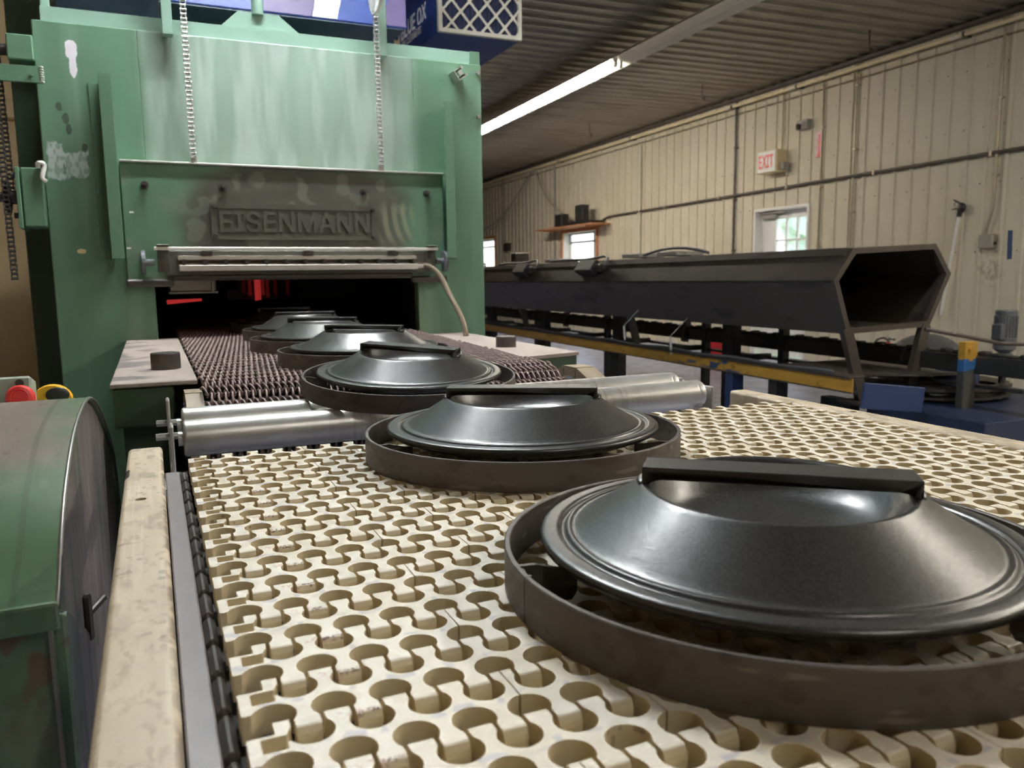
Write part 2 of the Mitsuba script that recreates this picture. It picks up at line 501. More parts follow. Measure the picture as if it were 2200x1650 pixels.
pbr('m_yellowtape', lin(236, 172, 40), 0.4)
pbr('m_tape', lin(38, 62, 104), 0.55)
pbr('m_motor', lin(84, 86, 90), 0.45)
pbr('m_hose', lin(140, 128, 112), 0.42, metal=0.5)
pbr('m_leaf', lin(176, 196, 190), 0.7)
pbr('m_bark', lin(90, 74, 58), 0.8)
pbr('m_grass', lin(110, 128, 84), 0.9)
scene['m_glass'] = {'type': 'thindielectric'}


def emitter(rgb):
    return {'type': 'area', 'radiance': {'type': 'rgb', 'value': list(rgb)}}


# ================================================================== the setting
# --- floor
k = structure('floor', 'smooth blue grey concrete floor')
put(k, room(bx(-3.3, WALL + 0.02, -8, 30, -0.1, 0.0)), 'm_floor')

# --- ribbed wall panels (sheets 36 inches wide, ribs every 9 inches)
RIB = 0.2287


def rib_profile(n=4, h=0.019, w0=0.042, w1=0.022, sgn=1):
    pts = [(0.0, 0.0)]
    for q in range(n):
        c = RIB * (q + 0.5)
        pts += [(c - w0 / 2, 0), (c - w1 / 2, h), (c + w1 / 2, h), (c + w0 / 2, 0)]
        e = RIB * (q + 1)
        if q < n - 1:                                              # two low stiffening beads between ribs are left to the flat
            pts += [(e, 0)]
    pts.append((RIB * n, 0.0))
    th = 0.004
    return Polygon(pts + [(RIB * n, -th), (0, -th)])


PW = RIB * 4
panel0 = ext(rib_profile(), 0, CEIL)                                # local: x = along wall, y = towards the room, z = up


def wall_sheet(s0, t=WALL):
    return tf(panel0, mat4([0, 1, 0], [-1, 0, 0], [0, 0, 1], [t, s0, 0]))


OPEN = [(8.487, 9.60, 0.0, 2.078), (14.43, 15.98, 1.05, 2.06), (20.12, 21.9, 1.05, 2.15)]
wk = structure('wall_right', 'cream ribbed metal wall')
put(wk, room(bx(WALL + 0.15, WALL + 0.16, -8, -7.95, 0, CEIL)), 'm_wall')
WALLP = mikit.ply(room(wall_sheet(0)), 'm_wall')
S_OFF = -8.0 + 0.163
i = 0
while True:
    s0 = S_OFF + i * PW
    if s0 > 30:
        break
    hit = [o for o in OPEN if o[0] < s0 + PW and o[1] > s0]
    if hit:
        m = to_man(wall_sheet(s0))
        for o in hit:
            m = m - to_man(bx(WALL - 0.1, WALL + 0.1, o[0], o[1], o[2] - 0.001, o[3]))
        if m.num_tri() > 0:
            part(wk, 'panel', room(from_man(m)), 'm_wall')
    else:
        part(wk, 'panel', WALLP, to_world=T().translate((RMAT @ [0, s0, 0]).tolist()))
    i += 1
# screws along the girts of the wall
scr = []
for zz in (1.35, 2.05, 2.62, 3.22):
    s = S_OFF + RIB * 0.5 + 0.03
    while s < 12:
        if s > 4.5 and not any(o[0] - 0.05 < s < o[1] + 0.05 and o[2] < zz < o[3] + 0.05 for o in OPEN):
            scr.append(boltmesh((WALL, s + 0.02, zz + 0.02), (-1, 0, 0), 0.006, 0.006))
        s += RIB
part(wk, 'screw', room(cat(scr)), 'm_darksteel', kind='stuff')

part(wk, 'lap_shade_strip', room(bx(WALL - 0.026, WALL - 0.001, -8, 30, 3.478, 3.497, 0.004)), 'm_lap_shade')  # wall lap joint, its edge shadow put into the dark colour
# --- ceiling sheets: ribs run across the room
ck = structure('ceiling', 'ribbed metal ceiling')
put(ck, room(bx(-3.3, WALL + 0.1, -8, 30, CEIL + 0.02, CEIL + 0.04)), 'm_ceil')
cs = ext(rib_profile(h=0.022, w0=0.07, w1=0.03), 0, WALL + 3.3)
cs = tf(cs, mat4([0, 1, 0], [0, 0, -1], [-1, 0, 0], [WALL, 0, CEIL]))
CEILP = mikit.ply(room(cs), 'm_ceil')
s0 = -8.0
while s0 < 30:
    part(ck, 'panel', CEILP, to_world=T().translate((RMAT @ [0, s0, 0]).tolist()))
    s0 += PW
k = structure('trim_1', 'dark trim strip where wall meets ceiling')
put(k, room(bx(WALL - 0.075, WALL - 0.005, -8, 30, CEIL - 0.075, CEIL - 0.022, 0.01)), 'm_trimdark')
# --- other walls
k = structure('wall_left')
put(k, room(bx(-3.42, -3.3, -8, 30, 0, CEIL)), 'm_tan')
k = structure('wall_back')
put(k, room(bx(-3.3, WALL, -8.1, -8.0, 0, CEIL)), 'm_tan')
k = structure('wall_far')
put(k, room(bx(-3.3, WALL, 30.0, 30.1, 0, CEIL)), 'm_cream')
k = structure('wall_partition', 'tan partition wall behind the furnace')
put(k, bx(-3.2, -0.55, 6.6, 6.7, 0, CEIL - 0.03), 'm_tan')
part(k, 'batten', roty(bx(-3.0, -0.56, 6.55, 6.6, 2.28, 2.42, 0.01), -2, (-1, 6.6, 2.3)), 'm_tan')

# --- door with half light
dk = structure('door_1', 'white door with a nine pane window')
ds0, ds1, dz1 = 8.487, 9.60, 2.078
fr = [bx(WALL - 0.03, WALL + 0.17, ds0, ds0 + 0.04, 0, dz1, 0.004), bx(WALL - 0.03, WALL + 0.17, ds1 - 0.04, ds1, 0, dz1, 0.004),
      bx(WALL - 0.03, WALL + 0.17, ds0, ds1, dz1 - 0.04, dz1, 0.004)]
put(dk, room(cat(fr)), 'm_white')
lz0, lz1, ls0, ls1 = 1.02, 1.925, 8.62, 9.27
slab = m3.Manifold.cube([0.045, ds1 - ds0 - 0.08, dz1 - 0.04]).translate([WALL + 0.10, ds0 + 0.04, 0.0]) - m3.Manifold.cube([0.2, ls1 - ls0, lz1 - lz0]).translate([WALL, ls0, lz0])
part(dk, 'slab', room(from_man(slab)), 'm_white')
part(dk, 'glass', room(bx(WALL + 0.118, WALL + 0.1185, ls0, ls1, lz0, lz1)), 'm_glass')
for q in range(1, 3):
    s = ls0 + (ls1 - ls0) * q / 3
    part(dk, 'glazing_bar', room(bx(WALL + 0.095, WALL + 0.135, s - 0.012, s + 0.012, lz0, lz1)), 'm_white')
    z = lz0 + (lz1 - lz0) * q / 3
    part(dk, 'glazing_bar', room(bx(WALL + 0.093, WALL + 0.137, ls0, ls1, z - 0.012, z + 0.012)), 'm_white')
part(dk, 'closer', room(cat([bx(WALL + 0.035, WALL + 0.095, 9.22, 9.52, 1.93, 1.99, 0.012), bx(WALL + 0.02, WALL + 0.04, 9.0, 9.5, 2.0, 2.018, 0.004), cyl((WALL + 0.06, 9.4, 1.99), (WALL + 0.06, 9.4, 2.02), 0.015)])), 'm_grey')


def window(name, s0, s1, z0, z1, label):
    wkk = structure(name, label)
    fr = [bx(WALL - 0.035, WALL + 0.02, s0 - 0.07, s0, z0 - 0.07, z1 + 0.07, 0.004), bx(WALL - 0.035, WALL + 0.02, s1, s1 + 0.07, z0 - 0.07, z1 + 0.07, 0.004),
          bx(WALL - 0.035, WALL + 0.02, s0, s1, z1, z1 + 0.07, 0.004), bx(WALL - 0.035, WALL + 0.02, s0, s1, z0 - 0.07, z0, 0.004)]
    put(wkk, room(cat(fr)), 'm_wood')
    rv = [bx(WALL + 0.0, WALL + 0.22, s0 - 0.02, s0, z0, z1), bx(WALL, WALL + 0.22, s1, s1 + 0.02, z0, z1), bx(WALL, WALL + 0.22, s0, s1, z1, z1 + 0.02), bx(WALL, WALL + 0.22, s0, s1, z0 - 0.02, z0)]
    part(wkk, 'reveal', room(cat(rv)), 'm_white')
    sm = (s0 + s1) / 2
    part(wkk, 'pane', room(bx(WALL + 0.18, WALL + 0.1805, s0, s1, z0, z1)), 'm_glass')
    part(wkk, 'sash', room(cat([bx(WALL + 0.16, WALL + 0.20, s0, s0 + 0.04, z0, z1), bx(WALL + 0.16, WALL + 0.20, s1 - 0.04, s1, z0, z1),
                                bx(WALL + 0.16, WALL + 0.20, s0, s1, z1 - 0.04, z1), bx(WALL + 0.16, WALL + 0.20, s0, s1, z0, z0 + 0.04)])), 'm_white')
    part(wkk, 'mullion', room(bx(WALL + 0.155, WALL + 0.205, s0 + 0.40, s0 + 0.44, z0, z1)), 'm_grey')
    for zz in (z0 + 0.25, z1 - 0.2):
        part(wkk, 'crossbar', room(bx(WALL + 0.157, WALL + 0.203, s0, s1, zz - 0.018, zz + 0.018)), 'm_grey')


window('window_1', 14.43, 15.98, 1.05, 2.06, 'window with orange wood trim under the speaker shelf')
window('window_2', 20.12, 21.9, 1.05, 2.15, 'farther window with orange wood trim')
# outside
k = structure('ground', 'lawn outside')
put(k, room(bx(WALL + 0.5, 80, -40, 90, -0.4, -0.2)), 'm_grass')


def tree(t, s, h, r, seed, label):
    kk = thing('tree', label, 'tree', 'trees outside the door')
    part(kk, 'trunk', room(cyl((t, s, -0.2), (t, s, h * 0.6), 0.18, 10, 0.1)), 'm_bark')
    m = trimesh.creation.icosphere(3, 1.0)
    v = m.vertices
    m.vertices = v * (1 + 0.6 * (meshkit.fbm(v * 2.2, 4, seed) - 0.5))[:, None] * [r, r, r * 1.1] + [t, s, h * 0.75]
    part(kk, 'crown', room(m), 'm_leaf')


tree(18, 12.6, 3.4, 1.7, 3, 'blurred green tree outside, nearest seen through the door window')
tree(19, 17.0, 3.0, 1.4, 5, 'blurred lower green tree outside, second from the door')
tree(22, 23.0, 4.0, 1.9, 8, 'blurred tallest green tree outside, farthest from the door')

# ================================================================== lamps
def strip(t, z, segs, rgb, label, local=True, cross=None, wing=0.165, drop_=0.022, gap=0.03, group='strip lights on the ceiling'):
    """segs: (s0, s1, lit)"""
    kk = thing('strip_light', label, 'light fixture', group)
    s0, s1 = min(a[0] for a in segs), max(a[1] for a in segs)
    f = room if local else (lambda m: m)
    if cross is not None:                                          # runs across the belt at y = cross
        f = lambda m: tf(m, mat4([0, -1, 0], [1, 0, 0], [0, 0, 1], [0, cross, 0]))
    hz = z + 0.055
    chan = Polygon([(-0.055, 0.0), (-0.045, 0.055), (0.045, 0.055), (0.055, 0.0), (wing, -drop_), (wing - 0.002, -drop_ - 0.006), (0.05, -0.006), (-0.05, -0.006), (0.002 - wing, -drop_ - 0.006), (-wing, -drop_)])
    c = tf(ext(chan, 0, s1 - s0), mat4([1, 0, 0], [0, 0, 1], [0, -1, 0], [t, s1, hz]))
    part(kk, 'channel', f(c), 'm_offwhite')
    hang = [cyl((t, s, hz + 0.05), (t, s, CEIL - 0.001), 0.004, 6) for s in (s0 + 0.3, s1 - 0.3)]
    part(kk, 'hanger', f(cat(hang)), 'm_steel')
    for a, b, lit in segs:
        for dx in (-0.032, 0.032):
            part(kk, 'tube_holder', f(cat([bx(t + dx - 0.016, t + dx + 0.016, a, a + 0.018, z - 0.022, hz, 0.003), bx(t + dx - 0.016, t + dx + 0.016, b - 0.018, b, z - 0.022, hz, 0.003)])), 'm_white')
            if lit:
                kt = part(kk, 'tube', f(cyl((t + dx, a + 0.02, z), (t + dx, b - 0.02, z), 0.017, 12)), 'm_white', label='lit fluorescent tube')
                scene[kt]['emitter'] = emitter(rgb)


LT = 4.66
strip(LT, 3.50, [(3.26, 5.74, False), (5.76, 8.22, False), (8.24, 10.72, True), (10.78, 13.22, True), (13.26, 15.7, True)], WARM, 'long strip light on the ceiling right of the furnace, far half lit')
strip(LT, 3.50, [(-6.5, -4.1, False), (-4.05, -1.62, False), (-1.6, 0.83, True), (0.85, 2.6, True)], WARM2, 'strip light on the ceiling behind the viewer')
strip(0.0, 3.30, [(-0.06, 1.16, True)], COOL, 'strip light hung crosswise above the furnace front', cross=2.68, wing=0.26, drop_=0.06)
strip(1.0, 3.50, [(-3.6, -1.2, True)], FILL, 'strip light on the ceiling behind the belt', local=False)

# ================================================================== cream belt conveyor
def belt_lift(y):
    t = np.clip((y - 0.75) / 0.4, 0, 1)
    return 0.0037 * t * t


NCOL = 30
XL, XR = 0.0293, X0 + COLP * (NCOL - 1) + 0.026
LW, RH = 0.0142, 0.0128                                             # link width, radius of the openings


def belt_plan(x0, x1):
    xs_d = X0 + COLP * np.arange(NCOL)
    xs_a = X0 - COLP / 2 + COLP * np.arange(NCOL + 1)
    solid = sbox(x0, -0.0342, x1, 0.0342)
    cut = []
    for x in xs_a:
        cut.append(Point(x, -0.0138).buffer(RH, 8))
        cut.append(sbox(x - (COLP - LW) / 2, -0.06, x + (COLP - LW) / 2, -0.0138))
    for x in xs_d:
        cut.append(Point(x, 0.0138).buffer(RH, 8))
        cut.append(sbox(x - (COLP - LW) / 2, 0.0138, x + (COLP - LW) / 2, 0.06))
    # ends of the belt
    xa0, xd0 = X0 - COLP / 2, X0
    cut.append(sbox(XL - 0.03, 0.018, 0.0449, 0.06))
    cut.append(sbox(XL - 0.03, -0.06, xa0, -0.0083))
    keep = sbox(xa0 - LW / 2, -0.0083, xa0 + LW / 2, 0.05)
    xe = X0 + COLP * (NCOL - 1) + COLP / 2
    cut.append(sbox(xe + LW / 2, 0.018, XR + 0.03, 0.06))
    cut.append(sbox(xe, -0.06, XR + 0.03, -0.0083))
    p = solid.difference(unary_union(cut))
    holes = [sbox(0.0375, 0.0025, 0.0492, 0.0145).buffer(0.0008, 2), sbox(xe - 0.004, 0.0025, xe + 0.007, 0.0145).buffer(0.0008, 2)]
    p = p.difference(unary_union(holes))
    p = p.buffer(-0.0011, 3).buffer(0.0022, 3).buffer(-0.0011, 3).simplify(0.00008)
    if hasattr(p, 'geoms'):
        p = unary_union([g for g in p.geoms if g.area > 1e-5])
    return p


TH = 0.0172
_c1 = [(0.0300, 0.0), (0.0312, -0.0006), (0.0330, -0.0040), (0.0340, -0.0075), (0.0338, -0.0115), (0.0320, -0.0150), (0.0285, -TH)]
cap = Polygon(_c1 + [(-a, b) for a, b in _c1[::-1]])
cuts = [XL] + [X0 + COLP * (q - 0.5) for q in (4, 8, 12, 16, 20, 25)] + [XR]
cuts_odd = [XL] + [X0 + COLP * (q - 0.5) for q in (6, 10, 14, 18, 23, 27)] + [XR]


def belt_module(x0, x1):
    mm = to_man(ext(belt_plan(x0 + 0.0004, x1 - 0.0004), -TH, 0.0))
    cp = tf(ext(cap, 0, x1 - x0 + 0.02), mat4([0, 1, 0], [0, 0, 1], [1, 0, 0], [x0 - 0.01, 0, 0]))
    return from_man(mm ^ to_man(cp))


conv = thing('belt_conveyor', 'cream plastic belt conveyor with painted side rails in the foreground', 'conveyor')
MODS = {}
for r in range(24):
    y = ROW0 - r * ROWP
    cc = cuts if r % 2 == 0 else cuts_odd
    for a, b in zip(cc[:-1], cc[1:]):
        if (a, b) not in MODS:
            MODS[(a, b)] = mikit.ply(belt_module(a, b), 'm_belt', 25)
        part(conv + '__belt', 'belt_module', MODS[(a, b)], to_world=T().translate([0, y, BZ + float(belt_lift(y))]))
_count[conv + '__belt'] = 0
labels[conv + '__belt'] = {'label': 'cream open grid plastic belt of interlocking modules'}


def sq_tube(x0, x1, y0, y1, z0, z1, holes=()):
    c = m3.CrossSection.square([x1 - x0, z1 - z0]).translate([x0, z0]).offset(-0.006, m3.JoinType.Round, circular_segments=16).offset(0.006, m3.JoinType.Round, circular_segments=16)
    c2 = m3.CrossSection.square([x1 - x0 - 0.007, z1 - z0 - 0.007]).translate([x0 + 0.0035, z0 + 0.0035])
    m = (c - c2).extrude(y1 - y0)
    m = m.rotate([90, 0, 0]).translate([0, y1, 0])
    for hx, hy in holes:
        m = m - m3.Manifold.cylinder(0.05, 0.0058, 0.0058, 20).translate([hx, hy, z1 - 0.02])
    return from_man(m)


part(conv, 'side_rail', sq_tube(-0.0462, -0.0006, -0.25, 1.258, BZ - 0.090, BZ, [(-0.0262, 0.962)]), 'm_rail', 30, label='left side rail of scuffed cream tube')
part(conv, 'side_rail', sq_tube(1.0705, 1.1125, -0.25, 1.300, BZ - 0.085, BZ + 0.002, [(1.091, 1.002)]), 'm_rail', 30, label='right side rail of cream tube')
part(conv, 'wear_strip', bx(0.0006, 0.0180, -0.25, 1.135, BZ - 0.05, BZ - 0.012, 0.0012), 'm_wear', label='grey wear strip beside the belt')
part(conv, 'wear_strip', bx(1.060, 1.069, -0.25, 1.12, BZ - 0.05, BZ - 0.006, 0.001), 'm_cream')
sprk = []
for r in range(26):                                                 # lower belt edge in the slot, its scallops of shadow put into dark pieces
    y = ROW0 + 0.01 - r * ROWP
    sprk.append(bx(0.0192, 0.0282, y - 0.024, y + 0.024, BZ - 0.05, BZ - 0.0175, 0.0035))
part(conv, 'edge_shade', cat(sprk), 'm_edge_shade')
part(conv, 'bed', cat([bx(0.0, 1.07, -0.25, 1.10, BZ - 0.066, BZ - 0.058), bx(-0.0, 1.07, 1.10, 1.115, BZ - 0.1, BZ - 0.03)]), 'm_soot')
part(conv, 'head_shaft', cyl((-0.02, 1.105, BZ - 0.075), (1.09, 1.105, BZ - 0.075), 0.014, 16), 'm_darksteel', 30)
for x in (-0.046, 1.0665):
    for y in (-0.2, 0.95):
        part(conv, 'leg', bx(x, x + 0.045, y, y + 0.045, 0.0, BZ - 0.088, 0.003), 'm_rail')
for x in (-0.02, 1.09):
    part(conv, 'cross_tie', bx(x - 0.01, x + 0.01, -0.2, 0.97, 0.25, 0.29, 0.003), 'm_rail')
# end brackets that carry the two rollers
brk = [bx(0.012, 0.018, 1.41, 1.455, BZ - 0.10, BZ + 0.002, 0.002), bx(-0.045, 0.018, 1.30, 1.42, BZ - 0.10, BZ - 0.085, 0.002), bx(-0.045, -0.03, 1.20, 1.32, BZ - 0.10, BZ - 0.085, 0.002),
       bx(0.010, 0.016, 1.515, 1.555, BZ - 0.085, BZ + 0.032, 0.002), bx(0.010, 0.016, 1.40, 1.53, BZ - 0.10, BZ - 0.075, 0.002)]
part(conv, 'roller_bracket', cat(brk), 'm_galv')
brk2 = [bx(1.1105, 1.1165, 1.41, 1.455, BZ - 0.10, BZ - 0.006, 0.002), bx(1.1045, 1.1105, 1.515, 1.555, BZ - 0.085, BZ + 0.002, 0.002), bx(1.1045, 1.1165, 1.27, 1.53, BZ - 0.10, BZ - 0.075, 0.002)]
part(conv, 'roller_bracket', cat(brk2), 'm_galv')


def roller(y, ztop, x0, x1, label):
    R0 = 0.031
    zc = ztop - R0
    kk = thing('transfer_roller', label, 'roller', 'galvanized transfer rollers')
    prof = [(0.008, 0), (0.026, 0), (0.0295, 0.0015), (0.031, 0.005), (0.031, x1 - x0 - 0.02), (0.0302, x1 - x0 - 0.018), (0.0302, x1 - x0 - 0.016), (0.031, x1 - x0 - 0.014), (0.031, x1 - x0 - 0.004), (0.0295, x1 - x0 - 0.001), (0.026, x1 - x0), (0.008, x1 - x0)]
    part(kk, 'tube', tf(lathe(prof, 48), mat4([0, 1, 0], [0, 0, 1], [1, 0, 0], [x0, y, zc])), 'm_roller', 40)
    part(kk, 'axle', cyl((x0 - 0.042, y, zc + 0.006), (x1 + 0.03, y, zc + 0.006), 0.0062, 6), 'm_galv')
    for xx, sg in ((x0, -1), (x1, 1)):
        part(kk, 'bearing', cyl((xx, y, zc), (xx + sg * 0.008, y, zc), 0.0125, 16), 'm_galv', 30)


roller(1.440, BZ + 0.006, 0.0325, 1.0985, 'front galvanized roller between the cream belt and the wire mesh belt')
roller(1.537, BZ + 0.013, 0.034, 1.098, 'back galvanized roller next to the wire mesh belt')

# ================================================================== wire mesh belt and its drum
MZ = BZ + 0.030
DR, DY = 0.200, 1.775
S_ARC = DR * math.radians(95)


def mesh_path(s, h):
    """s along the belt from the drum's low side, h above the belt's mid plane -> y, z"""
    s, h = np.broadcast_arrays(np.asarray(s, float), np.asarray(h, float))
    zc = MZ - 0.006
    arc = s < S_ARC
    a = (S_ARC - s) / DR
    y = np.where(arc, DY - (DR + h) * np.sin(a), DY + (s - S_ARC))
    z = np.where(arc, zc - DR + (DR + h) * np.cos(a), zc + h)
    return y, z


def mesh_xr(y):
    return np.interp(y, [1.60, 1.93, 3.03, 4.6], [0.885, 0.885, 0.945, 0.95])


WQ, WP, WR = 0.0325, 0.0132, 0.0026
tt = np.array([-0.16, -0.02, 0.18, 0.5, 0.82, 1.02, 1.16])
hh = np.array([-0.0035, 0.0022, 0.0050, 0.0058, 0.0050, 0.0022, -0.0035])
nseg, ns = len(tt), 5
rows = int((S_ARC + 2.8) / WQ)
V, F, off = [], [], 0
ang = np.arange(ns) * 2 * PI / ns
for r in range(rows):
    sg = 1 if r % 2 else -1
    for low in (0, 1):
        x = 0.088 + WP * np.arange(int(0.88 / WP)) + (WP / 2 if (r // 2) % 2 else 0) + (0.006 if low else 0)
        sl = tt * ((0.0028 if sg > 0 else -0.0078) if not low else (-0.004 if sg > 0 else 0.006))
        cx = x[:, None] + sl[None]                                   # (n, seg)
        cs_ = (r + tt)[None] * WQ + 0 * cx
        ch = (hh if not low else -hh - 0.001)[None] + 0 * cx
        ring_x = cx[..., None] + WR * np.cos(ang)
        ring_h = ch[..., None] + WR * np.sin(ang)
        y, z = mesh_path(np.repeat(cs_[..., None], ns, -1), ring_h)
        if low and r > 14:
            continue
        keep = x < mesh_xr(mesh_path((r + 0.5) * WQ, 0)[0])
        xs, ys, zs = ring_x[keep], y[keep], z[keep]
        nn = len(xs)
        V.append(np.stack([xs, ys, zs], -1).reshape(-1, 3))
        ii = np.arange(ns)
        jj = (ii + 1) % ns
        f1 = np.vstack([np.vstack([np.c_[ii + q * ns, jj + q * ns, jj + (q + 1) * ns], np.c_[ii + q * ns, jj + (q + 1) * ns, ii + (q + 1) * ns]]) for q in range(nseg - 1)])
        F.append((f1[None] + (np.arange(nn) * nseg * ns)[:, None, None] + off).reshape(-1, 3))
        off += nn * nseg * ns
mb = thing('wire_mesh_belt', 'brown wire mesh belt running out of the furnace', 'conveyor belt')
part(mb, 'spiral_wires', trimesh.Trimesh(np.vstack(V), np.vstack(F), process=False), 'm_wire', True, kind='stuff')
rods = []
for r in range(rows):
    yy, zz = mesh_path(r * WQ, 0.0)
    xe = float(mesh_xr(float(yy)))
    rods.append(cyl((0.084, float(yy), float(zz)), (xe, float(yy), float(zz)), 0.0022, 5))
part(mb, 'cross_rods', cat(rods), 'm_wire', True, kind='stuff')
drum = thing('belt_drum', 'tan lagged drum that turns the wire mesh belt', 'drum')
zc = MZ - 0.006 - DR
NS = 18
for q in range(NS):
    a0, a1 = 2 * PI * q / NS + 0.012, 2 * PI * (q + 1) / NS - 0.012
    r0, r1 = DR - 0.035, DR - 0.010
    pl = Polygon([(r0 * math.cos(a0), r0 * math.sin(a0)), (r1 * math.cos(a0), r1 * math.sin(a0)), (r1 * math.cos(a1), r1 * math.sin(a1)), (r0 * math.cos(a1), r0 * math.sin(a1))])
    for d0, d1 in ((0.048, 0.082), (0.952, 1.004)):
        part(drum, 'stave', tf(ext(pl, 0, d1 - d0), mat4([0, 1, 0], [0, 0, 1], [1, 0, 0], [d0, DY, zc])), 'm_stave')
part(drum, 'core', cyl((0.045, DY, zc), (1.0, DY, zc), DR - 0.036, 24), 'm_soot', 30)
part(drum, 'shaft', cyl((0.0, DY, zc), (1.06, DY, zc), 0.02, 14), 'm_darksteel', 30)

# ================================================================== lids and carrier rings
RO, RI, RHH = 0.2131, 0.2083, 0.0348
lid_prof = [(0.0, 0.0480), (0.055, 0.0484), (0.068, 0.0500), (0.078, 0.0545), (0.0860, 0.0625), (0.0918, 0.0708), (0.0955, 0.0752), (0.0985, 0.0768), (0.1012, 0.0774), (0.1036, 0.0766), (0.1062, 0.0746),
            (0.1300, 0.0594), (0.1500, 0.0470), (0.1545, 0.0444), (0.1570, 0.0433), (0.1590, 0.0432), (0.1600, 0.0437), (0.1615, 0.0440), (0.1630, 0.0437), (0.1640, 0.0425), (0.1652, 0.0412), (0.1668, 0.0407),
            (0.1684, 0.0412), (0.1694, 0.0424), (0.1706, 0.0431), (0.1730, 0.0433), (0.1790, 0.0431), (0.1818, 0.0426), (0.1836, 0.0414), (0.1843, 0.0396), (0.1842, 0.0372), (0.1832, 0.0354),
            (0.1805, 0.0340), (0.1740, 0.0335), (0.1690, 0.0325), (0.1660, 0.0285), (0.1630, 0.0270), (0.1560, 0.0270), (0.1530, 0.0300), (0.1450, 0.0380), (0.1050, 0.0640), (0.0980, 0.0660), (0.0900, 0.0580), (0.0800, 0.0480), (0.068, 0.0430), (0.0, 0.0420)]
LID = mikit.ply(lathe(lid_prof, 160, closed=False), 'm_lid', 40)


def handle_mesh():
    # flat bar laid across the rim, thicker pads at both ends
    L, W2, z0, z1 = 0.1020, 0.0180, 0.0800, 0.0910
    pl = Polygon([(-L, 0.0772), (-L, z1), (L, z1), (L, 0.0772), (L - 0.006, 0.0772)] +
                 [(L - 0.006 - 0.013 * (1 - math.cos(a)), 0.0772 + 0.0042 * math.sin(a)) for a in np.linspace(0, PI / 2, 7)] +
                 [(-L + 0.006 + 0.013 * (1 - math.cos(a)), 0.0772 + 0.0042 * math.sin(a)) for a in np.linspace(PI / 2, 0, 7)] + [(-L + 0.006, 0.0772)])
    m = to_man(ext(pl.buffer(-0.0009, 3).buffer(0.0009, 3), -W2, W2)).rotate([90, 0, 0])
    c = m3.CrossSection.square([2 * W2, 0.0150]).translate([-W2, 0.0764]).offset(-0.0016, m3.JoinType.Round, circular_segments=16).offset(0.0016, m3.JoinType.Round, circular_segments=16)
    prof = c.extrude(0.3).rotate([90, 0, 0]).rotate([0, 0, 90]).translate([-0.15, 0, 0])
    return from_man(m ^ prof)


HANDLE = mikit.ply(handle_mesh(), 'm_handle', 35)
WELDS = [mikit.ply(tf(trimesh.creation.icosphere(2, 1.0), mat4([0.006, 0, 0], [0, 0.015, 0], [0, 0, 0.0035], [sx * 0.1020, 0.0, 0.0768])), 'm_lid', True) for sx in (-1, 1)]
ring_prof = [(RI, 0.0006), (RI, RHH - 0.0008), (RI + 0.0008, RHH), (RO - 0.0008, RHH), (RO, RHH - 0.0008), (RO, 0.0006), (RO - 0.0006, 0), (RI + 0.0006, 0)]
BAND = mikit.ply(lathe(ring_prof, 160), 'm_ring', 40)
tabp = Polygon([(0.168, 0.004), (RI, 0.0005), (RI, 0.0335), (0.196, 0.0335), (0.172, 0.0268), (0.164, 0.0268), (0.164, 0.010)])
TAB = ext(tabp, -0.002, 0.002)
TAB = tf(TAB, mat4([1, 0, 0], [0, 0, 1], [0, -1, 0]))


def lump(r, a, z, s, seed):
    m = trimesh.creation.icosphere(2, 1.0)
    v = m.vertices
    m.vertices = v * (1 + 0.5 * (meshkit.fbm(v * 2, 3, seed) - 0.5))[:, None] * s + [r * math.cos(a), r * math.sin(a), z]
    return m


LIDS = [
    (0.436, 0.473, 0.0, 0.0, -39.0, (170, 292, 45), 177, 'largest and nearest black lid, at the right front of the cream belt', 'nearest dark steel ring on the cream belt, around the largest lid'),
    (0.453, 0.982, 0.0, 0.0, -28.0, (186, 306, 66), 27, 'second black lid, at the far end of the cream belt before the rollers', 'second dark steel ring, on the far end of the cream belt'),
    (0.466, 1.552, None, 4.27, -42.0, (172, 285, 52), 120, 'third black lid, tilted on a ring over the galvanized rollers', 'third dark steel ring, resting tilted across the galvanized rollers'),
    (0.482, 1.990, 0.031, 0.0, -41.0, (176, 290, 48), 100, 'fourth black lid, on the wire mesh belt just behind the rollers', 'fourth dark steel ring, on the wire mesh belt just behind the rollers'),
    (0.466, 2.440, 0.031, 0.0, -26.0, (180, 250, 60), 20, 'fifth black lid, on the wire mesh belt before the furnace mouth', 'fifth dark steel ring, on the wire mesh belt before the furnace mouth'),
    (0.490, 2.885, 0.031, 0.0, -8.0, (176, 300, 66), 75, 'sixth black lid, at the mouth of the furnace', 'sixth dark steel ring, at the mouth of the furnace'),
    (0.486, 3.345, 0.031, 0.0, 3.0, (170, 290, 50), 75, 'farthest black lid, in the dark inside the furnace', 'farthest dark steel ring, in the dark inside the furnace'),
]
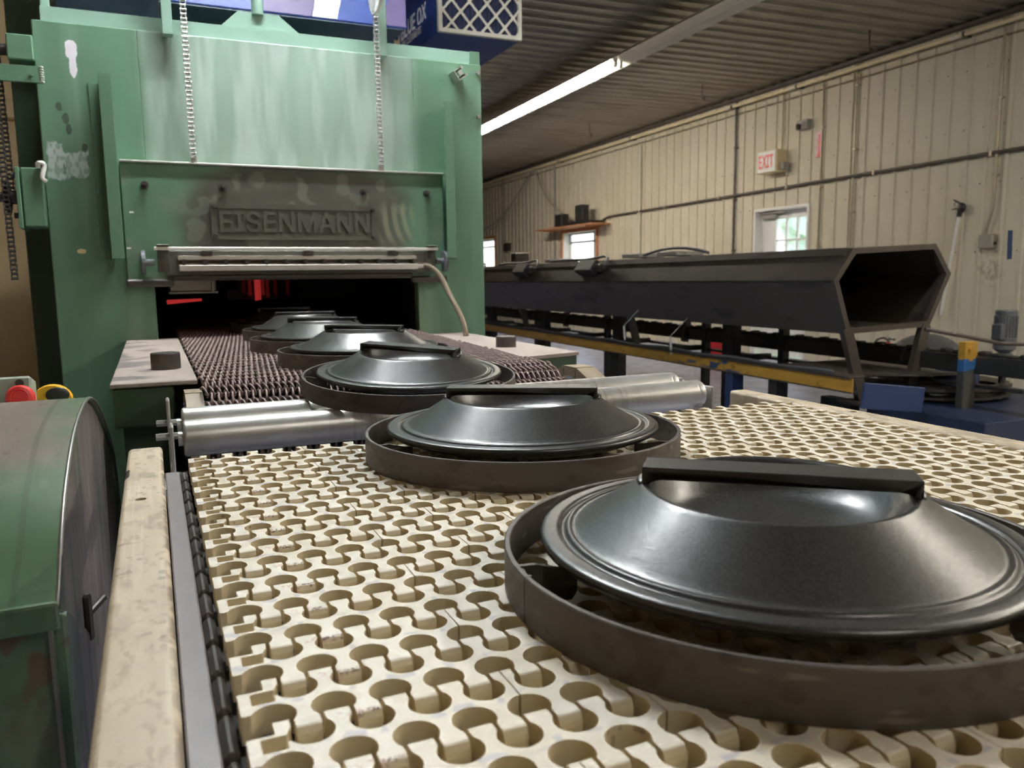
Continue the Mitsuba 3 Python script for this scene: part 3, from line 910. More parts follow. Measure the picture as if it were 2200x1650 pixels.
for li, (x, y, z, tilt, yaw, tabs, seam, lab, rlab) in enumerate(LIDS):
    if z is None:
        z = 0.006 + math.tan(math.radians(tilt)) * (y - 1.440)
    base = BZ + z + (float(belt_lift(y)) if z == 0 else 0) + 0.0002
    W = T().translate([x, y, base]).rotate([1, 0, 0], tilt)
    lk = thing('pan_lid', lab, 'lid', 'black lids with bar handles')
    Wl = W.rotate([0, 0, 1], yaw)
    part(lk, 'body', LID, to_world=Wl)
    part(lk, 'handle', HANDLE, to_world=Wl, label='flat bar handle across the rim')
    for wd in WELDS:
        part(lk, 'weld', wd, to_world=Wl)
    rk = thing('carrier_ring', rlab, 'ring', 'steel rings under the lids')
    part(rk, 'band', BAND, to_world=W)
    for q, a in enumerate(tabs):
        part(rk, 'support_tab', rotz(TAB, a), 'm_ring', to_world=W)
        part(rk, 'weld_bead', cat([lump(RI - 0.001, math.radians(a + da), zz, [0.004, 0.004, 0.006], li * 7 + q) for da, zz in ((1.2, 0.014), (1.3, 0.021), (1.0, 0.026))]), 'm_wear', True, to_world=W)
    sa = math.radians(seam)
    part(rk, 'seam', rotz(cat([bx(RI - 0.0012, RO + 0.0006, -0.0016, 0.0016, RHH - 0.006, RHH + 0.0004, 0.0004), bx(RI - 0.0010, RO + 0.0004, -0.0008, 0.0008, 0.001, RHH - 0.004)]), seam), 'm_darksteel', to_world=W)

# ================================================================== furnace
FY = 3.15
fu = thing('furnace', 'large green industrial furnace with an open front mouth', 'furnace')
opening = [bx(-0.302, 0.012, FY, FY + 0.05, 0.0, 2.040, 0.003), bx(0.992, 1.284, FY, FY + 0.05, 0.0, 2.040, 0.003), bx(0.010, 0.994, FY, FY + 0.05, 1.30, 2.040, 0.003)]
part(fu, 'front', cat(opening), 'm_paint')
part(fu, 'body', cat([bx(-0.30, -0.26, FY + 0.04, 6.3, 0.0, 2.04), bx(1.245, 1.283, FY + 0.04, 6.3, 0.0, 2.04), bx(-0.30, 1.283, FY + 0.05, 6.3, 1.98, 2.035), bx(-0.30, 1.283, 6.28, 6.32, 0, 2.04)]), 'm_green')
part(fu, 'top_flange', cat([bx(-0.275, 1.268, FY + 0.012, FY + 0.022, 2.030, 2.089), bx(-0.275, 1.268, FY + 0.016, FY + 0.12, 2.084, 2.090)]), 'm_mint')
part(fu, 'rear_column', bx(-0.445, -0.30, 3.75, 4.1, 0.0, 2.3, 0.004), 'm_green_shade')
# tunnel
tun = [bx(-0.03, 0.0, FY + 0.05, 6.1, 0.6, 1.42), bx(1.0, 1.03, FY + 0.05, 6.1, 0.6, 1.42), bx(-0.03, 1.03, FY + 0.05, 6.1, 1.40, 1.43), bx(-0.03, 1.03, 6.1, 6.13, 0.6, 1.43), bx(0, 1.0, FY + 0.05, 6.1, 0.86, 0.88)]
part(fu, 'tunnel', cat(tun), 'm_soot')
for b_ in (bx(0.0, 1.0, 4.6, 4.63, 1.14, 1.42), bx(0.66, 1.0, 4.0, 4.03, 1.02, 1.42), bx(0.0, 0.30, 4.25, 4.28, 1.085, 1.42), bx(0.30, 0.40, 4.30, 4.32, 1.13, 1.42)):
    part(fu, 'baffle', b_, 'm_soot')
part(fu, 'deflector', cat([bx(0.066, 0.236, 3.40, 3.56, 1.142, 1.190, 0.003), bx(0.060, 0.242, 3.385, 3.41, 1.133, 1.143, 0.002), cyl((0.222, 3.39, 1.14), (0.222, 3.39, 1.19), 0.006, 10)]), 'm_steel')
for x, y0, z0, pw in ((0.497, 4.36, 1.075, 0.13), (0.513, 4.37, 1.078, 0.12), (0.470, 4.40, 1.10, 0.022), (0.535, 4.40, 1.10, 0.030), (0.560, 4.41, 1.09, 0.016), (0.60, 4.41, 1.10, 0.007), (0.44, 4.41, 1.11, 0.006), (0.665, 4.41, 1.10, 0.006)):  # bright pair are the elements; dimmer rods are added for the soft halo
    hk = part(fu, 'heating_glow_rod', cyl((x, y0, z0), (x, y0, 1.32), 0.0085, 8), 'm_soot', label='red heating element, dim ones added to soften the glow')
    scene[hk]['emitter'] = emitter((pw * 0.6, pw * 0.04, pw * 0.04))
part(fu, 'element_backing', bx(0.36, 0.72, 4.44, 4.46, 1.08, 1.42), 'm_darksteel')
hk = part(fu, 'heating_glow_rod', cyl((0.055, 3.50, 1.100), (0.185, 3.53, 1.106), 0.009, 8, 0.005), 'm_soot', label='red heating element, dim ones added to soften the glow')
scene[hk]['emitter'] = emitter((0.10, 0.006, 0.006))
# lifting door
DYF = 3.118
part(fu, 'door', bx(-0.072, 1.098, DYF, FY - 0.003, 1.185, 1.597, 0.002), 'm_door', label='steel lift door with heat stained centre')
dk_ = fu + '__door'
part(dk_, 'top_edge', bx(-0.073, 1.099, DYF - 0.014, DYF + 0.01, 1.592, 1.599, 0.002), 'm_galv')
part(dk_, 'bottom_lip', cat([bx(-0.078, 0.075, DYF - 0.012, DYF + 0.02, 1.165, 1.192, 0.006), bx(0.07, 0.96, DYF - 0.006, DYF + 0.02, 1.188, 1.206, 0.004), bx(0.955, 1.105, DYF - 0.012, DYF + 0.02, 1.165, 1.192, 0.006)]), 'm_darksteel')
for x in (0.003, 0.259, 0.772, 1.026):
    part(dk_, 'bolt', cat([cyl((x, DYF, 1.517), (x, DYF - 0.006, 1.517), 0.013, 14), cyl((x, DYF - 0.006, 1.517), (x, DYF - 0.026, 1.517), 0.0085, 6), cyl((x, DYF - 0.026, 1.517), (x, DYF - 0.034, 1.517), 0.006, 10)]), 'm_darksteel')
pl0 = m3.Manifold.cube([0.604, 0.012, 0.130]).translate([0.212, DYF - 0.012, 1.331]) - m3.Manifold.cube([0.566, 0.006, 0.092]).translate([0.231, DYF - 0.014, 1.350])
part(dk_, 'nameplate', from_man(pl0), 'm_olive', label='cast nameplate reading EISENMANN')
tx = meshkit.text_mesh('EISENMANN', 0.070, 0.0085, bold=True)
tb = tx.bounds
tx.apply_translation([-tb[0][0], -(tb[0][1] + tb[1][1]) / 2, 0])
tx.apply_scale([0.548 / (tb[1][0] - tb[0][0]), 1, 1])
part(dk_, 'lettering', tf(tx, mat4([1, 0, 0], [0, 0, 1], [0, -1, 0], [0.240, DYF - 0.0075, 1.396])), 'm_olive')
for x in (0.225, 0.803):
    for z in (1.344, 1.448):
        part(dk_, 'rivet', cyl((x, DYF - 0.011, z), (x, DYF - 0.027, z), 0.0095, 12, 0.006), 'm_darksteel')
for x, z in ((0.166, 1.603), (0.843, 1.606)):
    part(dk_, 'chain_lug', bx(x - 0.008, x + 0.014, DYF - 0.002, DYF + 0.012, z - 0.008, z + 0.022, 0.002), 'm_galv')
# guides
gl = [bx(-0.114, -0.075, 3.030, 3.037, 1.262, 1.864, 0.001), bx(-0.114, -0.108, 3.030, FY, 1.262, 1.864, 0.001), bx(-0.150, -0.108, FY - 0.006, FY, 1.262, 1.852, 0.001)]
part(fu, 'door_guide', cat(gl), 'm_green')
gr = [bx(1.086, 1.124, 3.045, 3.052, 1.262, 1.864, 0.001), bx(1.118, 1.124, 3.045, FY, 1.262, 1.864, 0.001), bx(1.118, 1.16, FY - 0.006, FY, 1.262, 1.852, 0.001)]
part(fu, 'door_guide', cat(gr), 'm_green')
# superstructure
for x0, x1, z0, z1 in ((0.092, 0.126, 2.022, 2.75), (0.846, 0.880, 2.022, 2.75), (-0.276, -0.25, 2.04, 2.75)):
    part(fu, 'upright', bx(x0, x1, 3.10 if x0 > 0 else 3.2, 3.14 if x0 > 0 else 3.24, z0, z1, 0.002), 'm_mint')
trap = Polygon([(0.285, 0), (0.352, 0.062), (0.496, 0.060), (0.572, 0)])
part(fu, 'gusset_plate', tf(ext(trap, 0, 0.008), mat4([1, 0, 0], [0, 0, 1], [0, -1, 0], [0, FY + 0.035, 2.087])), 'm_mint')
part(fu, 'gusset_post', cyl((0.420, FY + 0.03, 2.142), (0.420, FY + 0.03, 2.75), 0.021, 18), 'm_mint', 30)
part(fu, 'header_beam', bx(-0.30, 0.95, 3.08, 3.18, 2.75, 2.85, 0.004), 'm_mint')
part(fu, 'top_box', bx(-0.26, 0.10, 3.55, 4.2, 2.03, 2.45, 0.004), 'm_navy')
sheave = lathe([(0.012, -0.007), (0.095, -0.007), (0.100, -0.004), (0.096, 0.0), (0.100, 0.004), (0.095, 0.007), (0.012, 0.007)], 40)
part(fu, 'sheave', tf(sheave, mat4([0, 1, 0], [0, 0, 1], [1, 0, 0], [0.828, 3.04, 2.25])), 'm_white', 30)
part(fu, 'sheave_axle', cyl((0.80, 3.04, 2.25), (0.87, 3.04, 2.25), 0.012, 12), 'm_steel')
# corner bits
part(fu, 'corner_brace', cat([bx(1.238, 1.280, FY + 0.005, FY + 0.012, 2.035, 2.09)]), 'm_green')
for z in (2.005, 1.835):
    part(fu, 'bolt', cat([boltmesh((1.268, FY, z), (0, -1, 0), 0.009, 0.012)]), 'm_steel')
us = m3.CrossSection([[[-0.0206, -0.0206], [0.0206, -0.0206], [0.0206, -0.0105], [0.0125, -0.0105], [0.0125, -0.0175], [-0.0175, -0.0175], [-0.0175, 0.0175], [0.0125, 0.0175], [0.0125, 0.0105], [0.0206, 0.0105], [0.0206, 0.0206], [-0.0206, 0.0206]]])
um = us.extrude(0.062).rotate([90, 0, 0]).rotate([0, -35, 0]).translate([1.172, FY, 1.985])
part(fu, 'strut_stub', cat([from_man(um), cyl((1.172, FY - 0.063, 1.985), (1.172, FY - 0.061, 1.985), 0.012, 4)]), 'm_galv', label='short galvanized strut stub')
# left side drive parts
part(fu, 'bearing_block', bx(-0.376, -0.300, 3.13, 3.30, 1.905, 1.985, 0.004), 'm_green')
part(fu, 'shaft', cyl((-0.62, 3.2, 1.948), (-0.376, 3.2, 1.948), 0.018, 14), 'm_darksteel', 30)
part(fu, 'flat_bar', cat([bx(-0.62, -0.283, 3.115, 3.128, 1.832, 1.884, 0.001), boltmesh((-0.31, 3.115, 1.858), (0, -1, 0), 0.006, 0.006)]), 'm_green')
part(fu, 'weld', cat([lump(0, 0, 0, [0.008, 0.006, 0.006], 50 + q).apply_translation([-0.281, 3.118, 1.836 + 0.0075 * q]) for q in range(7)]), 'm_greygreen', True)
part(fu, 'bearing_block', cat([bx(-0.366, -0.303, 3.10, 3.25, 1.368, 1.560, 0.004), bx(-0.381, -0.369, 3.09, 3.26, 1.362, 1.560, 0.002)]), 'm_green')
part(fu, 'shaft', cat([cyl((-0.43, 3.17, 1.468), (-0.381, 3.17, 1.468), 0.022, 14), cyl((-0.62, 3.17, 1.468), (-0.43, 3.17, 1.468), 0.016, 12)]), 'm_darksteel', 30)
for z in (1.405, 1.535):
    part(fu, 'bolt', boltmesh((-0.381, 3.12, z), (-1, 0, 0), 0.010, 0.014), 'm_darksteel')
part(fu, 'handle_loop', tube(smooth_path([(-0.312, 3.095, 1.562), (-0.305, 3.085, 1.575), (-0.296, 3.09, 1.572), (-0.299, 3.09, 1.545), (-0.291, 3.09, 1.515)], 14), 0.0075, 8), 'm_white', True)
spr = lathe([(0.02, -0.005), (0.055, -0.005), (0.060, 0.0), (0.055, 0.005), (0.02, 0.005)], 22)
part(fu, 'sprocket', cat([tf(spr, mat4([0, 1, 0], [0, 0, 1], [1, 0, 0], [-0.415, 3.17, 1.468])), cyl((-0.405, 3.17, 1.468), (-0.425, 3.17, 1.468), 0.03, 14)]), 'm_darksteel')


# roller chains: side plates and rollers link by link
def chain(p0, p1, axis, pitch=0.0150):
    p0, p1 = np.array(p0, float), np.array(p1, float)
    n = int(np.linalg.norm(p1 - p0) / pitch)
    d = (p1 - p0) / np.linalg.norm(p1 - p0)
    axis = np.array(axis, float)
    out = []
    for q in range(n):
        a, b = p0 + d * pitch * q, p0 + d * pitch * (q + 1)
        w = 0.0062 if q % 2 else 0.0088
        for s_ in (-1, 1):
            c = s_ * axis * w
            side = np.cross(d, axis)
            ring = []
            for (cen, sg) in ((a, -1), (b, 1)):
                for an in np.linspace(-PI / 2, PI / 2, 5):
                    ring.append(cen + c + 0.0066 * (side * math.sin(an) + sg * d * math.cos(an) * 0.85))
            ring = np.array(ring[:5] + ring[5:][::-1])
            pts = np.vstack([ring - axis * 0.0013, ring + axis * 0.0013])
            out.append(trimesh.convex.convex_hull(pts))
        out.append(cyl(a - axis * 0.0105, a + axis * 0.0105, 0.0044, 8))
    return cat(out)


single('lifting_chain', chain((0.166, 3.105, 1.615), (0.160, 3.105, 2.72), (1, 0, 0)), 'm_galv', 'left roller chain hanging to the furnace door', 'chain', group='chains lifting the furnace door')
single('lifting_chain', chain((0.843, 3.105, 1.62), (0.838, 3.105, 2.72), (1, 0, 0)), 'm_galv', 'right roller chain hanging to the furnace door beside the white sheave', 'chain', group='chains lifting the furnace door')
single('drive_chain', chain((-0.41, 3.11, 1.20), (-0.42, 3.12, 2.2), (1, 0, 0)), 'm_darksteel', 'front run of the dark drive chain at the far left edge beside the furnace', 'chain')
single('drive_chain', chain((-0.41, 3.23, 1.46), (-0.42, 3.22, 2.2), (1, 0, 0)), 'm_darksteel', 'rear run of the dark drive chain at the far left edge beside the furnace', 'chain')

# air bar in front of the door
ab = thing('air_bar', 'bright steel air bar bolted across the bottom of the furnace door', 'air bar')
AY = 3.09
part(ab, 'backing_plate', bx(0.055, 1.03, AY + 0.012, DYF - 0.002, 1.205, 1.292, 0.002), 'm_olive')
part(ab, 'top_rod', bx(0.017, 1.052, AY - 0.03, AY - 0.016, 1.292, 1.303, 0.002), 'm_brushed')
part(ab, 'flat_bar', bx(0.092, 0.966, AY - 0.012, AY + 0.012, 1.258, 1.273, 0.002), 'm_brushed')
part(ab, 'flat_bar', rotx(bx(0.095, 0.972, AY - 0.02, AY + 0.006, 1.222, 1.244, 0.002), 12, (0, AY, 1.233)), 'm_brushed')
for q in range(13):
    x = 0.112 + q * 0.0701
    part(ab, 'bolt', cat([boltmesh((x, AY + 0.012, 1.2505), (0, -1, 0), 0.0105, 0.026), boltmesh((x, AY - 0.014, 1.2505), (0, -1, 0), 0.006, 0.008, 10)]), 'm_darksteel')
for x in (0.188, 0.545, 0.872):
    part(ab, 'clip', bx(x - 0.019, x + 0.019, AY - 0.022, AY + 0.012, 1.272, 1.290, 0.002), 'm_darksteel')
for x in (0.03, 1.012):
    part(ab, 'end_bracket', cat([bx(x - 0.004, x + 0.036, AY - 0.004, AY + 0.0, 1.215, 1.31, 0.002), bx(x - 0.004, x + 0.036, AY - 0.034, AY, 1.306, 1.312, 0.002), boltmesh((x + 0.016, AY - 0.004, 1.225), (0, -1, 0), 0.007, 0.01), boltmesh((x + 0.016, AY - 0.004, 1.27), (0, -1, 0), 0.007, 0.01)]), 'm_olive')
for x, sg in ((-0.012, -1), (1.082, 1)):
    part(ab, 'end_knob', cat([cyl((x, AY + 0.005, 1.25), (x + sg * 0.012, AY + 0.005, 1.25), 0.042, 20), cyl((x - sg * 0.03, AY + 0.005, 1.25), (x, AY + 0.005, 1.25), 0.012, 10)]), 'm_motor')
hp = smooth_path([(0.968, AY - 0.008, 1.232), (1.005, AY - 0.012, 1.234), (1.045, AY - 0.03, 1.205), (1.075, AY - 0.07, 1.13), (1.10, AY - 0.12, 1.05), (1.117, AY - 0.15, 0.957)], 60)
a_ = np.linspace(0, 1, 60)
part(ab, 'braided_hose', tube(hp, 0.0108, 12), 'm_hose', True)
part(ab, 'hose_ferrule', cyl((0.962, AY - 0.008, 1.232), (0.992, AY - 0.010, 1.2335), 0.0105, 12), 'm_brushed', 30)

# side tables at the mouth
tbl = thing('furnace_side_table', 'left grey topped green shelf beside the wire mesh belt', 'shelf')
part(tbl, 'top', bx(-0.092, 0.078, 1.835, FY + 0.02, MZ - 0.012, MZ - 0.002, 0.002), 'm_plate')
part(tbl, 'skirt', bx(-0.088, 0.030, 1.842, FY, MZ - 0.098, MZ - 0.012, 0.004), 'm_green_shade')
part(tbl, 'support', bx(-0.075, 0.02, 1.90, FY, 0.0, MZ - 0.098), 'm_green_shade')
part(tbl, 'stud', lathe([(0.0, 0.0), (0.0335, 0.0), (0.0335, 0.036), (0.032, 0.0385), (0.0, 0.0385)], 32, closed=False).apply_translation([0.020, 2.098, MZ - 0.002]), 'm_darksteel', 30, label='round steel stud')
tbr = thing('furnace_side_table', 'right grey topped green shelf beside the wire mesh belt', 'shelf')
RZ = BZ + 0.005
rp = Polygon([(0.935, 2.09), (1.188, 2.155), (1.188, FY + 0.02), (0.955, FY + 0.02)])
part(tbr, 'top', ext(rp, RZ - 0.010, RZ), 'm_plate')
part(tbr, 'skirt', ext(Polygon([(0.99, 2.108), (1.182, 2.158), (1.182, FY), (0.99, FY)]), RZ - 0.085, RZ - 0.010), 'm_green_shade')
part(tbr, 'support', bx(0.99, 1.13, 2.26, FY, 0.0, RZ - 0.085), 'm_green_shade')
part(tbr, 'stud', lathe([(0.0, 0.0), (0.0335, 0.0), (0.0335, 0.033), (0.032, 0.0355), (0.0, 0.0355)], 32, closed=False).apply_translation([1.066, 2.435, RZ]), 'm_darksteel', 30, label='round steel stud')

# ================================================================== green machine guard at the left
gd = thing('machine_guard', 'dented green domed machine guard at the left edge', 'machine guard')
gp = [(0.843, 0.886), (0.856, 0.893), (0.90, 0.922), (0.96, 0.955), (1.04, 0.982), (1.122, 1.0005), (1.25, 1.0125), (1.38, 1.0125), (1.50, 0.996), (1.63, 0.962), (1.78, 0.905), (1.90, 0.850), (1.98, 0.80), (2.03, 0.72), (2.05, 0.55)]
gpp = smooth_path([(0, a, b) for a, b in gp], 60)[:, 1:]
GX0, GX1 = -0.75, -0.1
outer = Polygon(list(map(tuple, gpp)) + [(2.04, 0.55)] + [tuple(q) for q in (gpp[::-1] + [0, -0.004])])
dome = tf(ext(outer.buffer(0), 0, GX1 - GX0), mat4([0, 1, 0], [0, 0, 1], [1, 0, 0], [GX0, 0, 0]))
part(gd, 'cover', dome, 'm_guard', 30)
edge = tube(np.c_[np.full(len(gpp), GX1 - 0.002), gpp[:, 0], gpp[:, 1] - 0.002], 0.0028, 8)
part(gd, 'rolled_edge', edge, 'm_steel', True)
side = Polygon(list(map(tuple, gpp + [0, -0.003])) + [(2.04, 0.15), (0.87, 0.15)])
part(gd, 'side_panel', tf(ext(side.buffer(0), 0, 0.003), mat4([0, 1, 0], [0, 0, 1], [1, 0, 0], [GX1 - 0.012, 0, 0])), 'm_guardside')
part(gd, 'lip', rotx(bx(GX0, GX1 - 0.001, 0.834, 0.842, 0.862, 0.892, 0.002), 12, (0, 0.84, 0.89)), 'm_guard')
part(gd, 'lower_panel', bx(GX0, GX1 + 0.002, 0.862, 0.872, 0.0, 0.868, 0.003), 'm_guard')
gus = Polygon([(0.872, 0.863), (0.885, 0.863), (1.05, 0.775), (1.19, 0.69), (1.30, 0.60), (1.30, 0.1), (0.872, 0.1)])
part(gd, 'gusset', tf(ext(gus, 0, 0.003), mat4([0, 1, 0], [0, 0, 1], [1, 0, 0], [GX1 - 0.002, 0, 0])), 'm_guardside')
part(gd, 'latch', cat([bx(GX1 - 0.004, GX1 + 0.006, 1.082, 1.094, 0.745, 0.805, 0.003), cyl((GX1, 1.088, 0.777), (GX1 + 0.018, 1.12, 0.786), 0.004, 8)]), 'm_darksteel')
# control box with stop button
cb = thing('control_box', 'pale green control box behind the domed guard', 'control box')
CBM = trimesh.transformations.rotation_matrix(math.radians(-14), [1, 0, 0], [0, 1.6, 1.0])
CBM = trimesh.transformations.translation_matrix([-0.026, 0, -0.010]) @ CBM
part(cb, 'plate', tf(bx(-0.48, -0.176, 1.600, 1.66, 0.982, 1.040, 0.004), CBM), 'm_greygreen')
part(cb, 'screw', tf(cat([cyl((-0.193, 1.601, 1.027), (-0.193, 1.592, 1.027), 0.0065, 12), bx(-0.197, -0.189, 1.590, 1.593, 1.026, 1.028)]), CBM), 'm_darksteel')
part(cb, 'button_collar', tf(cyl((-0.1905, 1.60, 0.9985), (-0.1905, 1.585, 0.9985), 0.019, 24), CBM), 'm_steel', 30)
bp = lathe([(a * 0.86, b) for a, b in [(0.0, 0.030), (0.012, 0.030), (0.0135, 0.0285), (0.015, 0.0302), (0.021, 0.0285), (0.0255, 0.022), (0.0265, 0.012), (0.022, 0.008), (0.0, 0.008)]], 32, closed=False)
part(cb, 'stop_button', tf(tf(bp, mat4([1, 0, 0], [0, 0, 1], [0, -1, 0], [-0.1905, 1.592, 0.9985])), CBM), 'm_estop', 35, label='red mushroom stop button')
part(cb, 'label_plate', tf(bx(-0.30, -0.246, 1.598, 1.601, 0.99, 1.012), CBM), 'm_offwhite')
tp = thing('tape_roll', 'yellow and black tape measure lying behind the domed guard', 'tape measure')
hull = trimesh.convex.convex_hull(np.vstack([np.array([(math.cos(a) * 0.034, 0, math.sin(a) * 0.030) for a in np.linspace(0, PI, 12)]) + [0, dy, 0] for dy in (0, 0.03)] + [np.array([(-0.034, dy, -0.02) for dy in (0, 0.03)]), np.array([(0.034, dy, -0.02) for dy in (0, 0.03)])]))
hull.apply_translation([-0.184, 1.70, 0.968])
part(tp, 'case', hull, 'm_yellowtape', 30)
part(tp, 'grip', cat([tf(trimesh.creation.icosphere(2, 1), mat4([0.02, 0, 0], [0, 0.006, 0], [0, 0, 0.014], [-0.173, 1.698, 0.981]))]), 'm_black', True)

# ================================================================== blue air filter boxes
def filter_box(x0, x1, y0, y1, z0, z1, label, lettered):
    kk = thing('air_filter_box', label, 'air filter', 'blue air filter boxes hung under the ceiling')
    part(kk, 'body', bx(x0, x1, y0, y1, z0, z1, 0.004), 'm_blue')
    part(kk, 'hanger', cat([cyl((x, y, z1), (x, y, CEIL - 0.001), 0.006, 6) for x in (x0 + 0.05, x1 - 0.05) for y in (y0 + 0.1, y1 - 0.1)]), 'm_steel')
    return kk


fb = filter_box(1.855, 2.455, 5.30, 6.55, 2.80, 3.44, 'blue ceiling air filter box with a white lattice front', True)
ly, lx0, lx1, lz0, lz1 = 5.28, 1.852, 2.458, 2.797, 3.443
fw = 0.026
part(fb, 'filter_frame', cat([bx(lx0, lx0 + fw, ly - 0.012, ly + 0.02, lz0, lz1), bx(lx1 - fw, lx1, ly - 0.012, ly + 0.02, lz0, lz1), bx(lx0, lx1, ly - 0.012, ly + 0.02, lz0, lz0 + fw), bx(lx0, lx1, ly - 0.012, ly + 0.02, lz1 - fw, lz1)]), 'm_offwhite')
sq = sbox(lx0, lz0, lx1, lz1)
bars = []
per = 0.128
for q in range(-8, 14):
    for sgn in (-1, 1):
        c0 = lx0 + q * per * 1.0 + 0.03
        pl = Polygon([(c0 - 0.011, lz0), (c0 + 0.011, lz0), (c0 + 0.011 + sgn * 0.72, lz0 + 0.8), (c0 - 0.011 + sgn * 0.72, lz0 + 0.8)])
        bars.append(pl)
lat = unary_union(bars).intersection(sq).buffer(-0.004).buffer(0.008).buffer(-0.004)
part(fb, 'lattice', tf(ext(lat, 0, 0.006), mat4([1, 0, 0], [0, 0, 1], [0, -1, 0], [0, ly - 0.004, 0])), 'm_offwhite')
pts = []
npl = 36
for q in range(npl + 1):
    pts.append((lx0 + 0.02 + (lx1 - lx0 - 0.04) * q / npl, ly + (0.004 if q % 2 else 0.018)))
pl = Polygon(pts + [(lx1 - 0.02, ly + 0.021), (lx0 + 0.02, ly + 0.021)])
part(fb, 'pleats', ext(pl, lz0 + 0.02, lz1 - 0.02), 'm_pleat')
# lettering on its left face (reads towards the camera end)
Mleft = lambda y, z: mat4([0, -1, 0], [0, 0, 1], [-1, 0, 0], [1.855, y, z])
part(fb, 'emblem', tf(ext(sbox(0, 0, 0.15, 0.15).difference(sbox(0.03, 0.03, 0.12, 0.06)).difference(sbox(0.03, 0.09, 0.12, 0.12)), 0, 0.002), Mleft(6.33, 2.90)), 'm_cream')
t1 = meshkit.text_mesh('BLUE OX', 0.105, 0.002, bold=True)
part(fb, 'lettering', tf(t1, Mleft(6.15, 2.955)), 'm_white')
t2 = meshkit.text_mesh('AIR CLEANERS', 0.05, 0.002)
part(fb, 'lettering', tf(t2, Mleft(6.15, 2.89)), 'm_offwhite')

fb2 = filter_box(0.02, 1.33, 4.30, 6.0, 2.495, 3.05, 'large blue and purple box above the furnace top', False)
Mf = mat4([1, 0, 0], [0, 0, 1], [0, -1, 0], [0, 4.299, 0])
part(fb2, 'stripe', tf(ext(Polygon([(0.835, 2.50), (0.96, 2.50), (1.10, 3.04), (0.95, 3.04)]), 0, 0.002), Mf), 'm_white')
part(fb2, 'stripe', tf(ext(Polygon([(0.60, 2.50), (0.835, 2.50), (0.95, 3.04), (0.60, 3.04)]), 0, 0.0018), Mf), 'm_purple')
part(fb2, 'stripe', tf(ext(Polygon([(1.20, 2.50), (1.325, 2.50), (1.325, 3.04), (1.33, 3.04)]), 0, 0.0018), Mf), 'm_purple')
part(fb2, 'underside', bx(0.03, 1.32, 4.31, 5.99, 2.488, 2.496), 'm_navy')

# ================================================================== hood line at the right
def hz(s):
    return -0.0048 * (s - 3.7)


def hoodrun(m):
    m = m.copy()
    v = np.array(m.vertices)
    v[:, 2] += hz(v[:, 1])
    m.vertices = v
    return room(m)


hd = thing('drying_hood', 'long black six sided hood over the conveyor line along the right wall', 'hood')
H = [(3.645, 0.816), (3.527, 1.137), (3.669, 1.323), (4.332, 1.352), (4.476, 1.165), (4.315, 0.838)]
S0, S1 = 3.70, 13.2


def slab2(a, b, th, s0, s1):
    a, b = np.array(a), np.array(b)
    d_ = (b - a) / np.linalg.norm(b - a)
    n_ = np.array([-d_[1], d_[0]])
    pl = Polygon([a, b, b - n_ * th, a - n_ * th])
    return tf(ext(pl, 0, s1 - s0), mat4([1, 0, 0], [0, 0, 1], [0, -1, 0], [0, s1, 0]))


def run(poly, s0, s1):
    return tf(ext(poly, 0, s1 - s0), mat4([1, 0, 0], [0, 0, 1], [0, -1, 0], [0, s1, 0]))


HP = Polygon(H)
for nm, a, b in (('lower_panel', 0, 1), ('upper_panel', 1, 2), ('top_panel', 2, 3), ('upper_panel', 3, 4), ('lower_panel', 4, 5)):
    a, b = np.array(H[a]), np.array(H[b])
    cen = np.array([4.0, 1.08])
    nrm = cen - (a + b) / 2
    d_ = (b - a) / np.linalg.norm(b - a)
    n_ = np.array([-d_[1], d_[0]])
    n_ = n_ if n_ @ nrm > 0 else -n_
    part(hd, nm, hoodrun(run(Polygon([a, b, b + n_ * 0.004, a + n_ * 0.004]), S0, S1)), 'm_hood')
part(hd, 'floor_pan', hoodrun(run(Polygon([(3.645, 0.820), (4.315, 0.840), (4.315, 0.848), (3.645, 0.828)]), S0 + 0.03, S1)), 'm_hood')
rimp = HP.difference(HP.buffer(-0.034, join_style=2))
part(hd, 'end_frame', hoodrun(run(rimp, S0 - 0.035, S0 + 0.004)), 'm_hood')
part(hd, 'ridge_trim', hoodrun(run(Polygon([(3.525, 1.128), (3.532, 1.143), (3.539, 1.143), (3.531, 1.122)]), S0, S1)), 'm_darksteel')
part(hd, 'lap_seam', hoodrun(run(Polygon([(3.634, 1.278), (3.668, 1.3225), (3.660, 1.328), (3.626, 1.283)]), S0, S1)), 'm_hood')


def leg(t0, z0, t1, z1, s, w=0.035, ds=0.04):
    a, b = np.array([t0, z0]), np.array([t1, z1])
    d_ = (b - a) / np.linalg.norm(b - a)
    n_ = np.array([-d_[1], d_[0]]) * w
    return room(run(Polygon([a - n_, a + n_, b + n_, b - n_]), s, s + ds))


for s in (3.66, 6.2, 8.7, 11.2):
    if s == 3.66:
        part(hd, 'leg', leg(3.648, 0.85, 3.80, 0.405, s), 'm_hood')
        part(hd, 'leg', leg(4.29, 0.85, 4.19, 0.46, s), 'm_hood')
        part(hd, 'foot_plate', room(bx(3.70, 3.95, s - 0.05, s + 0.12, 0.385, 0.405, 0.003)), 'm_hood')
    else:
        part(hd, 'leg', leg(3.66, 0.83 + hz(s), 3.74, 0.56, s, 0.03), 'm_hood')
        part(hd, 'leg', leg(4.28, 0.83 + hz(s), 4.24, 0.56, s, 0.03), 'm_hood')
